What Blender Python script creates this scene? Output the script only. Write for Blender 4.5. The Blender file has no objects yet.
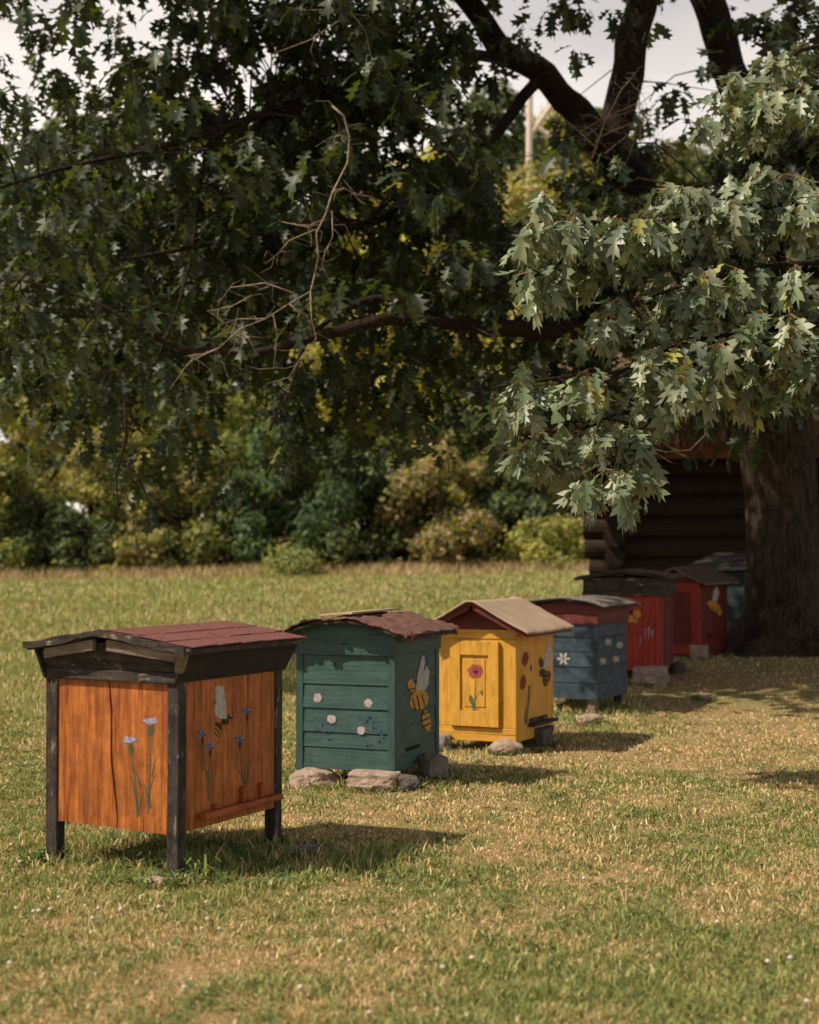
import bpy, bmesh, math, random
import numpy as np
from mathutils import Vector, Matrix, noise

random.seed(7)
rng = np.random.default_rng(11)
scene = bpy.context.scene
COL = scene.collection
R = math.radians

# ------------------------------------------------------------------ camera
F = 1600.0                      # focal length in pixels of the 819 x 1024 frame
HC = 1.49
TILT = math.atan(36 / F)
CAM = Vector((0, 0, HC))
cam_data = bpy.data.cameras.new('camera')
cam_data.sensor_fit = 'VERTICAL'
cam_data.sensor_height = 36
cam_data.lens = F * 36 / 1024
cam_data.clip_start = 0.1
cam_data.clip_end = 3000
cam_data.dof.use_dof = True
cam_data.dof.focus_distance = 9.0
cam_data.dof.aperture_fstop = 2.2
cam = bpy.data.objects.new('camera', cam_data)
cam.location = CAM
cam.rotation_euler = (R(90) + TILT, 0, 0)
COL.objects.link(cam)
scene.camera = cam

# ------------------------------------------------------------------ sky and sun
SUN_AZ = Vector((-0.94, -0.34))        # where the sun stands, in plan
SUN_EL = R(50)
world = bpy.data.worlds.new('World')
scene.world = world
world.use_nodes = True
wn = world.node_tree.nodes
wl = world.node_tree.links
wn.clear()
wo = wn.new('ShaderNodeOutputWorld')
wb = wn.new('ShaderNodeBackground')
wb.inputs['Strength'].default_value = 0.050
sky = wn.new('ShaderNodeTexSky')
sky.sky_type = 'NISHITA'
sky.sun_disc = False
sky.sun_elevation = SUN_EL
sky.sun_rotation = math.atan2(SUN_AZ.x, SUN_AZ.y)
sky.air_density = 1.0
sky.dust_density = 2.5
# thin bright cloud cover
wtc = wn.new('ShaderNodeTexCoord')
wmap = wn.new('ShaderNodeMapping')
wmap.inputs['Scale'].default_value = (2.0, 2.0, 5.0)
wnz = wn.new('ShaderNodeTexNoise')
wnz.inputs['Scale'].default_value = 1.6
wnz.inputs['Detail'].default_value = 6
wramp = wn.new('ShaderNodeValToRGB')
wramp.color_ramp.elements[0].position = 0.30
wramp.color_ramp.elements[0].color = (0.55, 0.55, 0.55, 1)
wramp.color_ramp.elements[1].position = 0.62
wramp.color_ramp.elements[1].color = (1, 1, 1, 1)
wmix = wn.new('ShaderNodeMix')
wmix.data_type = 'RGBA'
wl.new(wtc.outputs['Generated'], wmap.inputs['Vector'])
wl.new(wmap.outputs['Vector'], wnz.inputs['Vector'])
wl.new(wnz.outputs['Fac'], wramp.inputs['Fac'])
wsep = wn.new('ShaderNodeSeparateXYZ')
wl.new(wtc.outputs['Generated'], wsep.inputs[0])
wlow = wn.new('ShaderNodeMapRange')          # the bright cloud bank lies low; the zenith is clearer
wlow.inputs['From Min'].default_value = 0.28
wlow.inputs['From Max'].default_value = 0.48
wlow.inputs['To Min'].default_value = 1.0
wlow.inputs['To Max'].default_value = 0.15
wl.new(wsep.outputs['Z'], wlow.inputs['Value'])
wmul = wn.new('ShaderNodeMath'); wmul.operation = 'MULTIPLY'
wl.new(wramp.outputs['Color'], wmul.inputs[0])
wl.new(wlow.outputs['Result'], wmul.inputs[1])
wl.new(wmul.outputs[0], wmix.inputs['Factor'])
wl.new(sky.outputs['Color'], wmix.inputs['A'])
wmix.inputs['B'].default_value = (19.0, 17.4, 16.0, 1)
wl.new(wmix.outputs['Result'], wb.inputs['Color'])
wl.new(wb.outputs['Background'], wo.inputs['Surface'])

sd = bpy.data.lights.new('sun', 'SUN')
sd.energy = 5.0
sd.angle = R(0.6)
sd.color = (1.0, 0.88, 0.71)
sun = bpy.data.objects.new('sun', sd)
sdir = Vector((SUN_AZ.x * math.cos(SUN_EL), SUN_AZ.y * math.cos(SUN_EL), math.sin(SUN_EL)))
sun.rotation_euler = sdir.to_track_quat('Z', 'Y').to_euler()
sun.location = sdir * 40
COL.objects.link(sun)

scene.view_settings.view_transform = 'Standard'
scene.view_settings.look = 'None'
scene.view_settings.exposure = 0.24
scene.view_settings.gamma = 1
scene.view_settings.use_curve_mapping = False
scene.render.engine = 'CYCLES'
scene.cycles.use_denoising = True
scene.cycles.max_bounces = 6
scene.cycles.transparent_max_bounces = 4

# ------------------------------------------------------------------ helpers
def lin(h):
    h = h.lstrip('#')
    out = []
    for i in (0, 2, 4):
        c = int(h[i:i + 2], 16) / 255
        out.append(c / 12.92 if c <= 0.04045 else ((c + 0.055) / 1.055) ** 2.4)
    return tuple(out)

def ray(px, py):
    u = (px - 409.5) / F
    v = (512 - py) / F
    c, s = math.cos(TILT), math.sin(TILT)
    return Vector((u, c - v * s, s + v * c))

def at(px, py, d):
    """world point seen at a photograph pixel, d metres ahead"""
    return CAM + ray(px, py) * d

GY = np.array([-60, 0, 7, 10, 12.2, 14.6, 17.5, 20, 24, 30, 36, 42, 50, 70, 120, 300, 2500], float)
GZ = np.array([0, 0, 0, -.02, -.09, -.05, .09, .14, .28, .52, .76, .92, 1.2, 2.0, 3.2, 5, 12], float)
def ground(x, y):
    y = np.asarray(y, float)
    x = np.asarray(x, float)
    z = (np.interp(y - .5, GY, GZ) + np.interp(y, GY, GZ) * 2 + np.interp(y + .5, GY, GZ)) / 4
    z = z + 0.012 * np.sin(x * 1.9 + y * .7) * np.clip((y - 2) / 4, 0, 1) + 0.009 * np.sin(y * 2.3 - x * 1.1)
    far = np.clip((y - 22) / 20, 0, 1)
    return z + far * np.clip(x, -14, 10) * 0.017
def gz(x, y):
    return float(ground(x, y))

def tag(o, label=None, cat=None, group=None, kind=None):
    if label: o['label'] = label
    if cat: o['category'] = cat
    if group: o['group'] = group
    if kind: o['kind'] = kind
    return o

def thing(name, label, cat, loc=(0, 0, 0), rz=0, group=None):
    o = bpy.data.objects.new(name, None)
    o.empty_display_size = 0.2
    o.location = loc
    o.rotation_euler = (0, 0, rz)
    COL.objects.link(o)
    return tag(o, label, cat, group)

class MB:
    """collects shapes into one mesh"""
    def __init__(s):
        s.v, s.f, s.m = [], [], []
    def add(s, verts, faces, m=0):
        b = len(s.v)
        s.v += [tuple(p) for p in verts]
        for f in faces:
            s.f.append([i + b for i in f])
            s.m.append(m)
    def hexa(s, p, m=0):
        """eight corners: bottom loop then top loop"""
        s.add(p, [(3, 2, 1, 0), (4, 5, 6, 7), (0, 1, 5, 4), (1, 2, 6, 5), (2, 3, 7, 6), (3, 0, 4, 7)], m)
    def box(s, x0, x1, y0, y1, z0, z1, m=0, j=0.0):
        p = [(x0, y0, z0), (x1, y0, z0), (x1, y1, z0), (x0, y1, z0), (x0, y0, z1), (x1, y0, z1), (x1, y1, z1), (x0, y1, z1)]
        if j:
            p = [tuple(c + random.uniform(-j, j) for c in q) for q in p]
        s.hexa(p, m)
    def prism(s, poly, vec, m=0):
        n = len(poly)
        a = [Vector(p) for p in poly]
        b = [p + Vector(vec) for p in a]
        s.add(a + b, [tuple(range(n))[::-1], tuple(range(n, 2 * n))] + [(i, (i + 1) % n, n + (i + 1) % n, n + i) for i in range(n)], m)
    def tube(s, pts, rad, n=8, m=0, wob=0.0, cap=True, seed=0):
        pts = [Vector(p) for p in pts]
        if not hasattr(rad, '__len__'):
            rad = [rad] * len(pts)
        base = len(s.v)
        ref = None
        for i, p in enumerate(pts):
            t = (pts[min(i + 1, len(pts) - 1)] - pts[max(i - 1, 0)])
            t = t.normalized() if t.length > 1e-9 else Vector((0, 0, 1))
            if ref is None:
                ref = t.orthogonal().normalized()
            ref = (ref - t * ref.dot(t))
            ref = ref.normalized() if ref.length > 1e-6 else t.orthogonal().normalized()
            b = t.cross(ref)
            for k in range(n):
                a = 2 * math.pi * k / n
                r = rad[i]
                if wob:
                    r *= 1 + wob * noise.noise(Vector((math.cos(a) * 1.3 + seed, math.sin(a) * 1.3, i * .55)))
                s.v.append(tuple(p + ref * (math.cos(a) * r) + b * (math.sin(a) * r)))
        for i in range(len(pts) - 1):
            for k in range(n):
                k2 = (k + 1) % n
                s.f.append([base + i * n + k, base + i * n + k2, base + (i + 1) * n + k2, base + (i + 1) * n + k])
                s.m.append(m)
        if cap:
            s.f.append([base + k for k in range(n)][::-1]); s.m.append(m)
            s.f.append([base + (len(pts) - 1) * n + k for k in range(n)]); s.m.append(m)
    def build(s, name, mats, parent=None, bevel=0.0, smooth=False):
        me = bpy.data.meshes.new(name)
        me.from_pydata(s.v, [], s.f)
        if not isinstance(mats, (list, tuple)):
            mats = [mats]
        for mt in mats:
            me.materials.append(mt)
        me.polygons.foreach_set('material_index', s.m)
        if smooth:
            me.polygons.foreach_set('use_smooth', [True] * len(me.polygons))
        me.update()
        bm = bmesh.new(); bm.from_mesh(me)
        bmesh.ops.recalc_face_normals(bm, faces=bm.faces)
        bm.to_mesh(me); bm.free()
        o = bpy.data.objects.new(name, me)
        COL.objects.link(o)
        if parent is not None:
            o.parent = parent
        if bevel:
            mo = o.modifiers.new('bevel', 'BEVEL')
            mo.width = bevel
            mo.segments = 2
            mo.limit_method = 'ANGLE'
            mo.angle_limit = R(40)
        return o

def np_mesh(name, verts, tris, mat, cols=None, parent=None, smooth=False):
    """large triangle mesh with a colour per point"""
    me = bpy.data.meshes.new(name)
    nv, nt = len(verts), len(tris)
    me.vertices.add(nv)
    me.vertices.foreach_set('co', np.ascontiguousarray(verts, np.float32).ravel())
    me.loops.add(nt * 3)
    me.loops.foreach_set('vertex_index', np.ascontiguousarray(tris, np.int32).ravel())
    me.polygons.add(nt)
    me.polygons.foreach_set('loop_start', np.arange(0, nt * 3, 3, dtype=np.int32))
    me.polygons.foreach_set('loop_total', np.full(nt, 3, np.int32))
    if smooth:
        me.polygons.foreach_set('use_smooth', np.ones(nt, bool))
    if cols is not None:
        at_ = me.attributes.new('tint', 'FLOAT_COLOR', 'POINT')
        c4 = np.ones((nv, 4), np.float32)
        c4[:, :3] = cols
        at_.data.foreach_set('color', c4.ravel())
    me.materials.append(mat)
    me.update()
    me.validate()
    o = bpy.data.objects.new(name, me)
    COL.objects.link(o)
    if parent is not None:
        o.parent = parent
    return o

# ------------------------------------------------------------------ materials
def new_mat(name):
    m = bpy.data.materials.new(name)
    m.use_nodes = True
    nt = m.node_tree
    nt.nodes.clear()
    out = nt.nodes.new('ShaderNodeOutputMaterial')
    p = nt.nodes.new('ShaderNodeBsdfPrincipled')
    nt.links.new(p.outputs[0], out.inputs['Surface'])
    return m, nt, p, out

def n_noise(nt, scale, detail=4, vec=None, rough=0.55, dist=0.0):
    n = nt.nodes.new('ShaderNodeTexNoise')
    n.inputs['Scale'].default_value = scale
    n.inputs['Detail'].default_value = detail
    n.inputs['Roughness'].default_value = rough
    n.inputs['Distortion'].default_value = dist
    if vec is not None:
        nt.links.new(vec, n.inputs['Vector'])
    return n.outputs['Fac']

def n_ramp(nt, fac, p0, p1, c0=(0, 0, 0), c1=(1, 1, 1)):
    r = nt.nodes.new('ShaderNodeValToRGB')
    r.color_ramp.elements[0].position = p0
    r.color_ramp.elements[1].position = p1
    r.color_ramp.elements[0].color = (*c0, 1)
    r.color_ramp.elements[1].color = (*c1, 1)
    nt.links.new(fac, r.inputs['Fac'])
    return r.outputs['Color']

def n_mix(nt, fac, a, b, blend='MIX'):
    m = nt.nodes.new('ShaderNodeMix')
    m.data_type = 'RGBA'
    m.blend_type = blend
    for key, val in (('Factor', fac), ('A', a), ('B', b)):
        if isinstance(val, (int, float)):
            m.inputs[key].default_value = val
        elif isinstance(val, tuple):
            m.inputs[key].default_value = (*val, 1)
        else:
            nt.links.new(val, m.inputs[key])
    return m.outputs['Result']

def n_coord(nt, scale=(1, 1, 1), kind='Object'):
    tc = nt.nodes.new('ShaderNodeTexCoord')
    mp = nt.nodes.new('ShaderNodeMapping')
    mp.inputs['Scale'].default_value = scale
    nt.links.new(tc.outputs[kind], mp.inputs['Vector'])
    return mp.outputs['Vector']

def n_bump(nt, p, h, strength, dist=0.01):
    b = nt.nodes.new('ShaderNodeBump')
    b.inputs['Strength'].default_value = strength
    b.inputs['Distance'].default_value = dist
    nt.links.new(h, b.inputs['Height'])
    nt.links.new(b.outputs['Normal'], p.inputs['Normal'])

def wood(name, c1, c2, c3, grain='z', rough=0.72, wear=0.62, bump=0.35, amount=0.75, spec=0.3, dirt=0.5):
    """painted or bare boards: base colour, streaks along the grain, worn spots, grime"""
    m, nt, p, out = new_mat(name)
    sc = {'z': (38, 38, 2.2), 'x': (2.2, 2.2, 46), 'y': (40, 2.6, 40)}[grain]
    streak = n_noise(nt, 1.0, 6, n_coord(nt, sc), 0.68, 0.6)
    hair = n_noise(nt, 3.4, 4, n_coord(nt, sc), 0.7, 0.3)
    blot = n_noise(nt, 5.0, 6, n_coord(nt, tuple(min(q, 2.2) for q in sc)), 0.68)
    spots = n_noise(nt, 3.0, 6, n_coord(nt, tuple(min(q, 9) for q in sc)), 0.7, 0.3)
    grime = n_noise(nt, 1.0, 5, n_coord(nt, tuple(q * .35 + 1.5 for q in sc)), 0.7, 1.2)
    c = n_mix(nt, n_ramp(nt, streak, 0.38, 0.62), c1, c2)
    half = tuple((a * .5 + b * .5) for a, b in zip(c2, c3))
    c = n_mix(nt, n_ramp(nt, blot, 0.40, 0.74, (0, 0, 0), (amount,) * 3), c, half)
    c = n_mix(nt, n_ramp(nt, hair, 0.56, 0.74, (0, 0, 0), (.7,) * 3), c, tuple(q * .42 for q in c2))
    c = n_mix(nt, n_ramp(nt, spots, wear, wear + .07), c, c3)
    c = n_mix(nt, n_ramp(nt, grime, .50, .72, (0, 0, 0), (dirt,) * 3), c, tuple(q * .38 + .006 for q in c2))
    nt.links.new(c, p.inputs['Base Color'])
    p.inputs['Roughness'].default_value = rough
    p.inputs['Specular IOR Level'].default_value = spec
    n_bump(nt, p, streak, bump, 0.008)
    return m

def plain(name, col, rough=0.7, var=0.25, scale=30):
    m, nt, p, out = new_mat(name)
    v = n_coord(nt)
    f = n_noise(nt, scale, 4, v)
    d = tuple(c * (1 - var) for c in col)
    l = tuple(min(1, c * (1 + var)) for c in col)
    nt.links.new(n_mix(nt, n_ramp(nt, f, .3, .7), d, l), p.inputs['Base Color'])
    p.inputs['Roughness'].default_value = rough
    p.inputs['Specular IOR Level'].default_value = 0.25
    return m

def leaf_mat(name, trans=0.3, rough=0.45, spec=0.4, tcol=(1.5, 1.6, .55)):
    m, nt, p, out = new_mat(name)
    a = nt.nodes.new('ShaderNodeAttribute')
    a.attribute_name = 'tint'
    nt.links.new(a.outputs['Color'], p.inputs['Base Color'])
    p.inputs['Roughness'].default_value = rough
    p.inputs['Specular IOR Level'].default_value = spec
    t = nt.nodes.new('ShaderNodeBsdfTranslucent')
    nt.links.new(n_mix(nt, 1.0, a.outputs['Color'], tcol, 'MULTIPLY'), t.inputs['Color'])
    ms = nt.nodes.new('ShaderNodeMixShader')
    ms.inputs[0].default_value = trans
    nt.links.new(p.outputs[0], ms.inputs[1])
    nt.links.new(t.outputs[0], ms.inputs[2])
    nt.links.new(ms.outputs[0], out.inputs['Surface'])
    return m

def stone_mat(name, c1, c2):
    m, nt, p, out = new_mat(name)
    v = n_coord(nt)
    f = n_noise(nt, 14, 6, v, .65)
    g = n_noise(nt, 60, 4, v, .6)
    c = n_mix(nt, n_ramp(nt, f, .35, .68), c1, c2)
    c = n_mix(nt, n_ramp(nt, g, .55, .75), c, tuple(q * .5 for q in c1))
    nt.links.new(c, p.inputs['Base Color'])
    p.inputs['Roughness'].default_value = .9
    n_bump(nt, p, f, .8, .02)
    return m

def bark_mat(name, c1, c2, sc=(9, 9, 1.6), b=.9):
    m, nt, p, out = new_mat(name)
    v = n_coord(nt, sc)
    f = n_noise(nt, 1.6, 6, v, .65, .6)
    g = n_noise(nt, 3.0, 5, n_coord(nt), .6)
    c = n_mix(nt, n_ramp(nt, f, .36, .62), c1, c2)
    c = n_mix(nt, n_ramp(nt, g, .52, .75), c, tuple(x * .55 for x in c2))
    nt.links.new(c, p.inputs['Base Color'])
    p.inputs['Roughness'].default_value = .95
    p.inputs['Specular IOR Level'].default_value = .15
    n_bump(nt, p, f, b, .05)
    return m

M = {}
M['orange'] = wood('orange_stain', lin('#be7231'), lin('#844318'), lin('#4c250e'), 'z', .6, .66, .4, .75, dirt=.65)
M['orange_dark'] = wood('orange_ledge', lin('#a85a2a'), lin('#8a431d'), lin('#5a2c14'), 'x', .65, .68)
M['char'] = wood('weathered_black_wood', lin('#37302b'), lin('#1c1816'), lin('#85776a'), 'z', .9, .585, .9, .5)
M['char_h'] = wood('weathered_black_board', lin('#39322d'), lin('#1d1917'), lin('#8a7c6f'), 'x', .9, .59, .9, .5)
M['char_dark'] = wood('tarred_black_board', lin('#2b2522'), lin('#191614'), lin('#4d433b'), 'x', .9, .66, .8, .4)
M['grey_wood'] = wood('bare_grey_wood', lin('#8d7d6c'), lin('#6a5b4d'), lin('#3a302a'), 'x', .9, .62, .8)
M['dark_grey'] = wood('dark_grey_board', lin('#433c36'), lin('#312b27'), lin('#221e1b'), 'x', .9, .62, .8)
M['teal'] = wood('dark_teal_paint', lin('#263c38'), lin('#1d302d'), lin('#4a5a54'), 'x', .65, .73)
M['shingle_red'] = stone_mat('red_felt_shingle', lin('#74413a'), lin('#5c342e'))
M['gap'] = plain('dark_gap', (.012, .010, .008), .95)
M['green'] = wood('dark_green_paint', lin('#375350'), lin('#28413f'), lin('#77837a'), 'x', .62, .71, .3, .35, dirt=.35)
M['green_v'] = wood('dark_green_post_paint', lin('#35514d'), lin('#263f3c'), lin('#5f7367'), 'z', .62, .74, .3, .35, dirt=.35)
M['bark_brown'] = stone_mat('brown_felt', lin('#6f4a3f'), lin('#4d352d'))
M['tan_board'] = wood('pale_board', lin('#b79c80'), lin('#a1886c'), lin('#7c6a58'), 'y', .85, .7)
M['yellow'] = wood('yellow_paint', lin('#d3a142'), lin('#c08a2c'), lin('#8a6022'), 'z', .6, .70, .3, .5, dirt=.6)
M['yellow_h'] = wood('yellow_board_paint', lin('#d3a142'), lin('#c08a2c'), lin('#8a6022'), 'x', .6, .70, .3, .5, dirt=.6)
M['felt_tan'] = plain('tan_roofing_felt', lin('#a08a76'), .9, .10, 9)
M['maroon'] = wood('maroon_board', lin('#6e2f2a'), lin('#552420'), lin('#3a1c18'), 'x', .7, .7)
M['blue'] = wood('blue_grey_paint', lin('#283c48'), lin('#1d2c36'), lin('#83929a'), 'x', .62, .71, .3, .4, dirt=.35)
M['tar_grey'] = plain('grey_roofing_felt', lin('#6b635d'), .85, .25, 12)
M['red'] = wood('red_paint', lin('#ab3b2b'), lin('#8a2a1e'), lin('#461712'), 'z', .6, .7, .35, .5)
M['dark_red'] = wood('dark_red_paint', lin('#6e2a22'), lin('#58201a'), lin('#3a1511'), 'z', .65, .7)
M['brown_shingle'] = stone_mat('brown_shingle', lin('#5d463a'), lin('#46352c'))
M['stone_pink'] = stone_mat('pinkish_stone', lin('#a08a78'), lin('#7f6b5c'))
M['stone_grey'] = stone_mat('grey_stone', lin('#837a70'), lin('#5f5851'))
M['stone_dark'] = stone_mat('dark_stone', lin('#57504a'), lin('#3f3a36'))
M['concrete'] = stone_mat('old_concrete', lin('#9b8b7b'), lin('#7d6f62'))
M['log'] = wood('dark_log', lin('#33271e'), lin('#211811'), lin('#4d3d30'), 'x', .9, .62, .8, .4)
M['log_end'] = wood('log_end_grain', lin('#31251c'), lin('#221913'), lin('#17110d'), 'z', .9, .6, .6)
M['beam'] = wood('orange_beam', lin('#7a4424'), lin('#5e331b'), lin('#3d2012'), 'x', .7, .68)
M['thatch'] = wood('reed_thatch', lin('#6f5a48'), lin('#4d3d31'), lin('#8a735d'), 'z', .95, .6, 1.0)
M['bark'] = bark_mat('oak_bark', lin('#5a4c40'), lin('#261f1a'), (26, 26, 3.2), 1.0)
M['bark_limb'] = bark_mat('oak_limb_bark', lin('#43382f'), lin('#211b16'), (16, 16, 16), 1.0)
M['dead'] = bark_mat('dead_twig', lin('#a3917b'), lin('#7d6e5d'), (20, 20, 20), .3)
M['oak_leaf'] = leaf_mat('oak_leaf', .33, .5, .4, (2.1, 1.95, .5))
M['bough_leaf'] = leaf_mat('bough_leaf', .14, .47, .55)
M['far_leaf'] = leaf_mat('distant_leaf', .42, .6, .25)
M['grass'] = leaf_mat('grass_blade', .25, .6, .2, (1.25, 1.25, .7))
M['pole'] = plain('pale_pole', lin('#c9bdae'), .7, .12)
# paint for the pictures on the hives
M['p_white'] = plain('white_paint', lin('#b5b6b0'), .7, .10, 60)
M['p_pink'] = plain('pale_pink_paint', lin('#bdabaa'), .7, .10, 60)
M['p_blue'] = plain('cornflower_paint', lin('#7484a6'), .7, .25, 80)
M['p_lilac'] = plain('pale_lilac_paint', lin('#a9aac2'), .7, .2, 80)
M['p_green'] = plain('stem_paint', lin('#3d5a42'), .7, .2, 60)
M['p_black'] = plain('black_paint', lin('#241c18'), .7, .2, 60)
M['p_gold'] = plain('golden_paint', lin('#c8923a'), .7, .2, 60)
M['p_rose'] = plain('poppy_paint', lin('#a34a4c'), .7, .25, 60)
M['p_maroon'] = plain('dark_red_petal_paint', lin('#7a2622'), .7, .2, 60)
M['p_dblue'] = plain('faded_blue_paint', lin('#3d566e'), .7, .2, 60)
M['p_grey'] = plain('wing_line_paint', lin('#8f9a9c'), .7, .1, 60)
PK = ['p_white', 'p_pink', 'p_blue', 'p_lilac', 'p_green', 'p_black', 'p_gold', 'p_rose', 'p_maroon', 'p_dblue', 'p_grey', 'orange_dark']
def worn(m):
    nt = m.node_tree
    p = [n for n in nt.nodes if n.type == 'BSDF_PRINCIPLED'][0]
    f = n_noise(nt, 55, 6, n_coord(nt, (1, 1, .45)), .75, .4)
    nt.links.new(n_ramp(nt, f, .36, .56, (.96,) * 3, (.6,) * 3), p.inputs['Alpha'])
for k in PK[:-1]:
    worn(M[k])
PMATS = [M[k] for k in PK]

# ------------------------------------------------------------------ ground
def build_ground():
    xs = np.concatenate([[-2500, -900, -300, -120, -60], np.linspace(-34, 34, 137), [60, 120, 300, 900, 2500]])
    ys = np.concatenate([[-60, -20, -5], np.linspace(0, 60, 181), [70, 85, 110, 160, 300, 800, 2500]])
    X, Y = np.meshgrid(xs, ys)
    Z = ground(X, Y)
    V = np.stack([X, Y, Z], -1).reshape(-1, 3)
    nx, ny = len(xs), len(ys)
    i = np.arange(nx * ny).reshape(ny, nx)
    q = np.stack([i[:-1, :-1], i[:-1, 1:], i[1:, 1:], i[1:, :-1]], -1).reshape(-1, 4)
    t = np.concatenate([q[:, [0, 1, 2]], q[:, [0, 2, 3]]])
    m, nt, p, out = new_mat('meadow_soil')
    v = n_coord(nt)
    big = n_noise(nt, .55, 5, v, .6)
    mid = n_noise(nt, 3.2, 6, v, .65)
    fine = n_noise(nt, 45, 5, v, .7)
    c = n_mix(nt, n_ramp(nt, mid, .35, .65), lin('#a68c66'), lin('#b3926f'))
    c = n_mix(nt, n_ramp(nt, big, .42, .62), c, lin('#8a8450'))
    c = n_mix(nt, n_ramp(nt, fine, .35, .75), c, lin('#6d603e'))
    nt.links.new(c, p.inputs['Base Color'])
    p.inputs['Roughness'].default_value = .95
    p.inputs['Specular IOR Level'].default_value = .1
    n_bump(nt, p, fine, .8, .03)
    o = np_mesh('ground', V, t, m, smooth=True)
    tag(o, kind='structure')
build_ground()

# ------------------------------------------------------------------ log hut behind the oak
def build_hut():
    base = at(606, 600, 25.0)
    bx, by = base.x, 25.0
    hut = thing('log_hut', 'dark log hut with reed thatched roof and orange eave beam, behind the oak', 'hut', (bx, by, gz(bx, by)), R(-9))
    r = .165
    w = MB(); ends = MB()
    z = .1
    for k in range(9):
        rr = r * random.uniform(.93, 1.06)
        z += rr * .96
        over = random.uniform(.18, .36)
        w.tube([(-over, 0, z), (2.5, random.uniform(-.02, .02), z + .01), (5, random.uniform(-.02, .02), z), (7.6, 0, z)], [rr * 1.02, rr, rr, rr * .95], 14, 0, .08, seed=k)
        z += rr * .96
    w.build('front_wall', M['log'], hut, smooth=False)
    s = MB()
    z = .1 + r * .9
    for k in range(9):
        rr = r * random.uniform(.93, 1.06)
        z += rr * .96
        over = random.uniform(.2, .42)
        s.tube([(.14, -over, z), (.14, 2, z), (.14, 4.6, z)], rr, 14, 0, .08, seed=k + 20)
        z += rr * .96
    s.build('side_wall', M['log_end'], hut)
    b = MB()
    b.box(-.7, 8.2, -.95, -.75, 2.52, 2.80, 0, .01)
    b.build('eave_beam', M['beam'], hut, .012)
    for i in range(4):
        pl = MB()
        x = .2 + i * 2.4
        pl.box(x, x + .16, -.57, .3, 2.66, 2.84)
        pl.build('rafter', M['log'], hut, .01)
    # thatch: thick sloped slab with a shaggy lower edge
    t = MB()
    n = 90
    for side in (0, 1):
        for i in range(n):
            x0 = -1.0 + i * 9.4 / n
            x1 = x0 + 9.4 / n
            jit = [random.uniform(-.05, .09) for _ in range(4)]
            if side == 0:
                p = [(x0, -1.05 + jit[0], 2.74 + jit[1] * .4), (x1, -1.05 + jit[0], 2.74 + jit[1] * .4), (x1, 2.1, 5.6), (x0, 2.1, 5.6),
                     (x0, -1.15 + jit[2], 3.05 + jit[3] * .5), (x1, -1.15 + jit[2], 3.05 + jit[3] * .5), (x1, 2.1, 6.0 + jit[2] * .5), (x0, 2.1, 6.0 + jit[2] * .5)]
            else:
                p = [(x0, 2.1, 5.6), (x1, 2.1, 5.6), (x1, 5.3 + jit[0], 2.74), (x0, 5.3 + jit[0], 2.74),
                     (x0, 2.1, 5.99), (x1, 2.1, 5.99), (x1, 5.4 + jit[0], 3.05), (x0, 5.4 + jit[0], 3.05)]
            t.hexa(p)
    for i in range(420):
        x = random.uniform(-1, 8.3)
        y = -1.08 + random.uniform(-.05, .12)
        zz = 2.9 + random.uniform(-.05, .12)
        t.tube([(x, y, zz), (x + random.uniform(-.03, .03), y - random.uniform(0, .12), zz - random.uniform(.12, .34))], [.008, .003], 3, cap=False)
    t.build('thatched_roof', M['thatch'], hut)
    for x in (.12, 7.2):
        g = MB()
        g.prism([(x, 0, 3.0), (x, 2.1, 5.6), (x, 4.3, 3.0)], (.06, 0, 0))
        g.build('gable_wall', M['log'], hut)
    bk = MB()
    bk.box(7.2, 7.35, .2, 4.29, .1, 3.0)
    bk.build('side_wall', M['log'], hut)
    bk = MB()
    bk.box(.1, 7.4, 4.3, 4.45, .1, 3.0)
    bk.build('back_wall', M['log'], hut)
build_hut()

# ------------------------------------------------------------------ beehives
class Hive:
    def __init__(h, name, label, px, py, d, th, pl, pr, group='painted wooden beehives standing in a row'):
        h.th = R(th)
        s, c = math.sin(h.th), math.cos(h.th)
        P = at(px, py, d)
        X, Y = P.x, P.y
        ul, ur = (pl - 409.5) / F, (pr - 409.5) / F
        # walk along each face until it reaches the pixel column of the far corner
        h.W = (X - ul * Y) / (c + ul * s)
        h.D = (ur * Y - X) / (s - ur * c)
        o = Vector((X - h.W / 2 * c + h.D / 2 * s, Y + h.W / 2 * s + h.D / 2 * c, P.z))
        h.root = thing(name, label, 'beehive', o, -h.th, group)
        h.inv = (Matrix.Translation(o) @ Matrix.Rotation(-h.th, 4, 'Z')).inverted()
        h.hw, h.hd = h.W / 2, h.D / 2
        h.px, h.d, h.z0 = px, d, P.z
    def hz(h, py, d=None):
        """height above the hive's base of a pixel row at the near corner"""
        return at(h.px, py, d or h.d).z - h.z0
    def on(h, face, px, py, off=0.0):
        a = h.inv @ CAM
        b = (h.inv @ (CAM + ray(px, py))) - a
        if face == 'front':
            t = (-h.hd - off - a.y) / b.y
        else:
            t = (h.hw + off - a.x) / b.x
        return a + b * t

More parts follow.
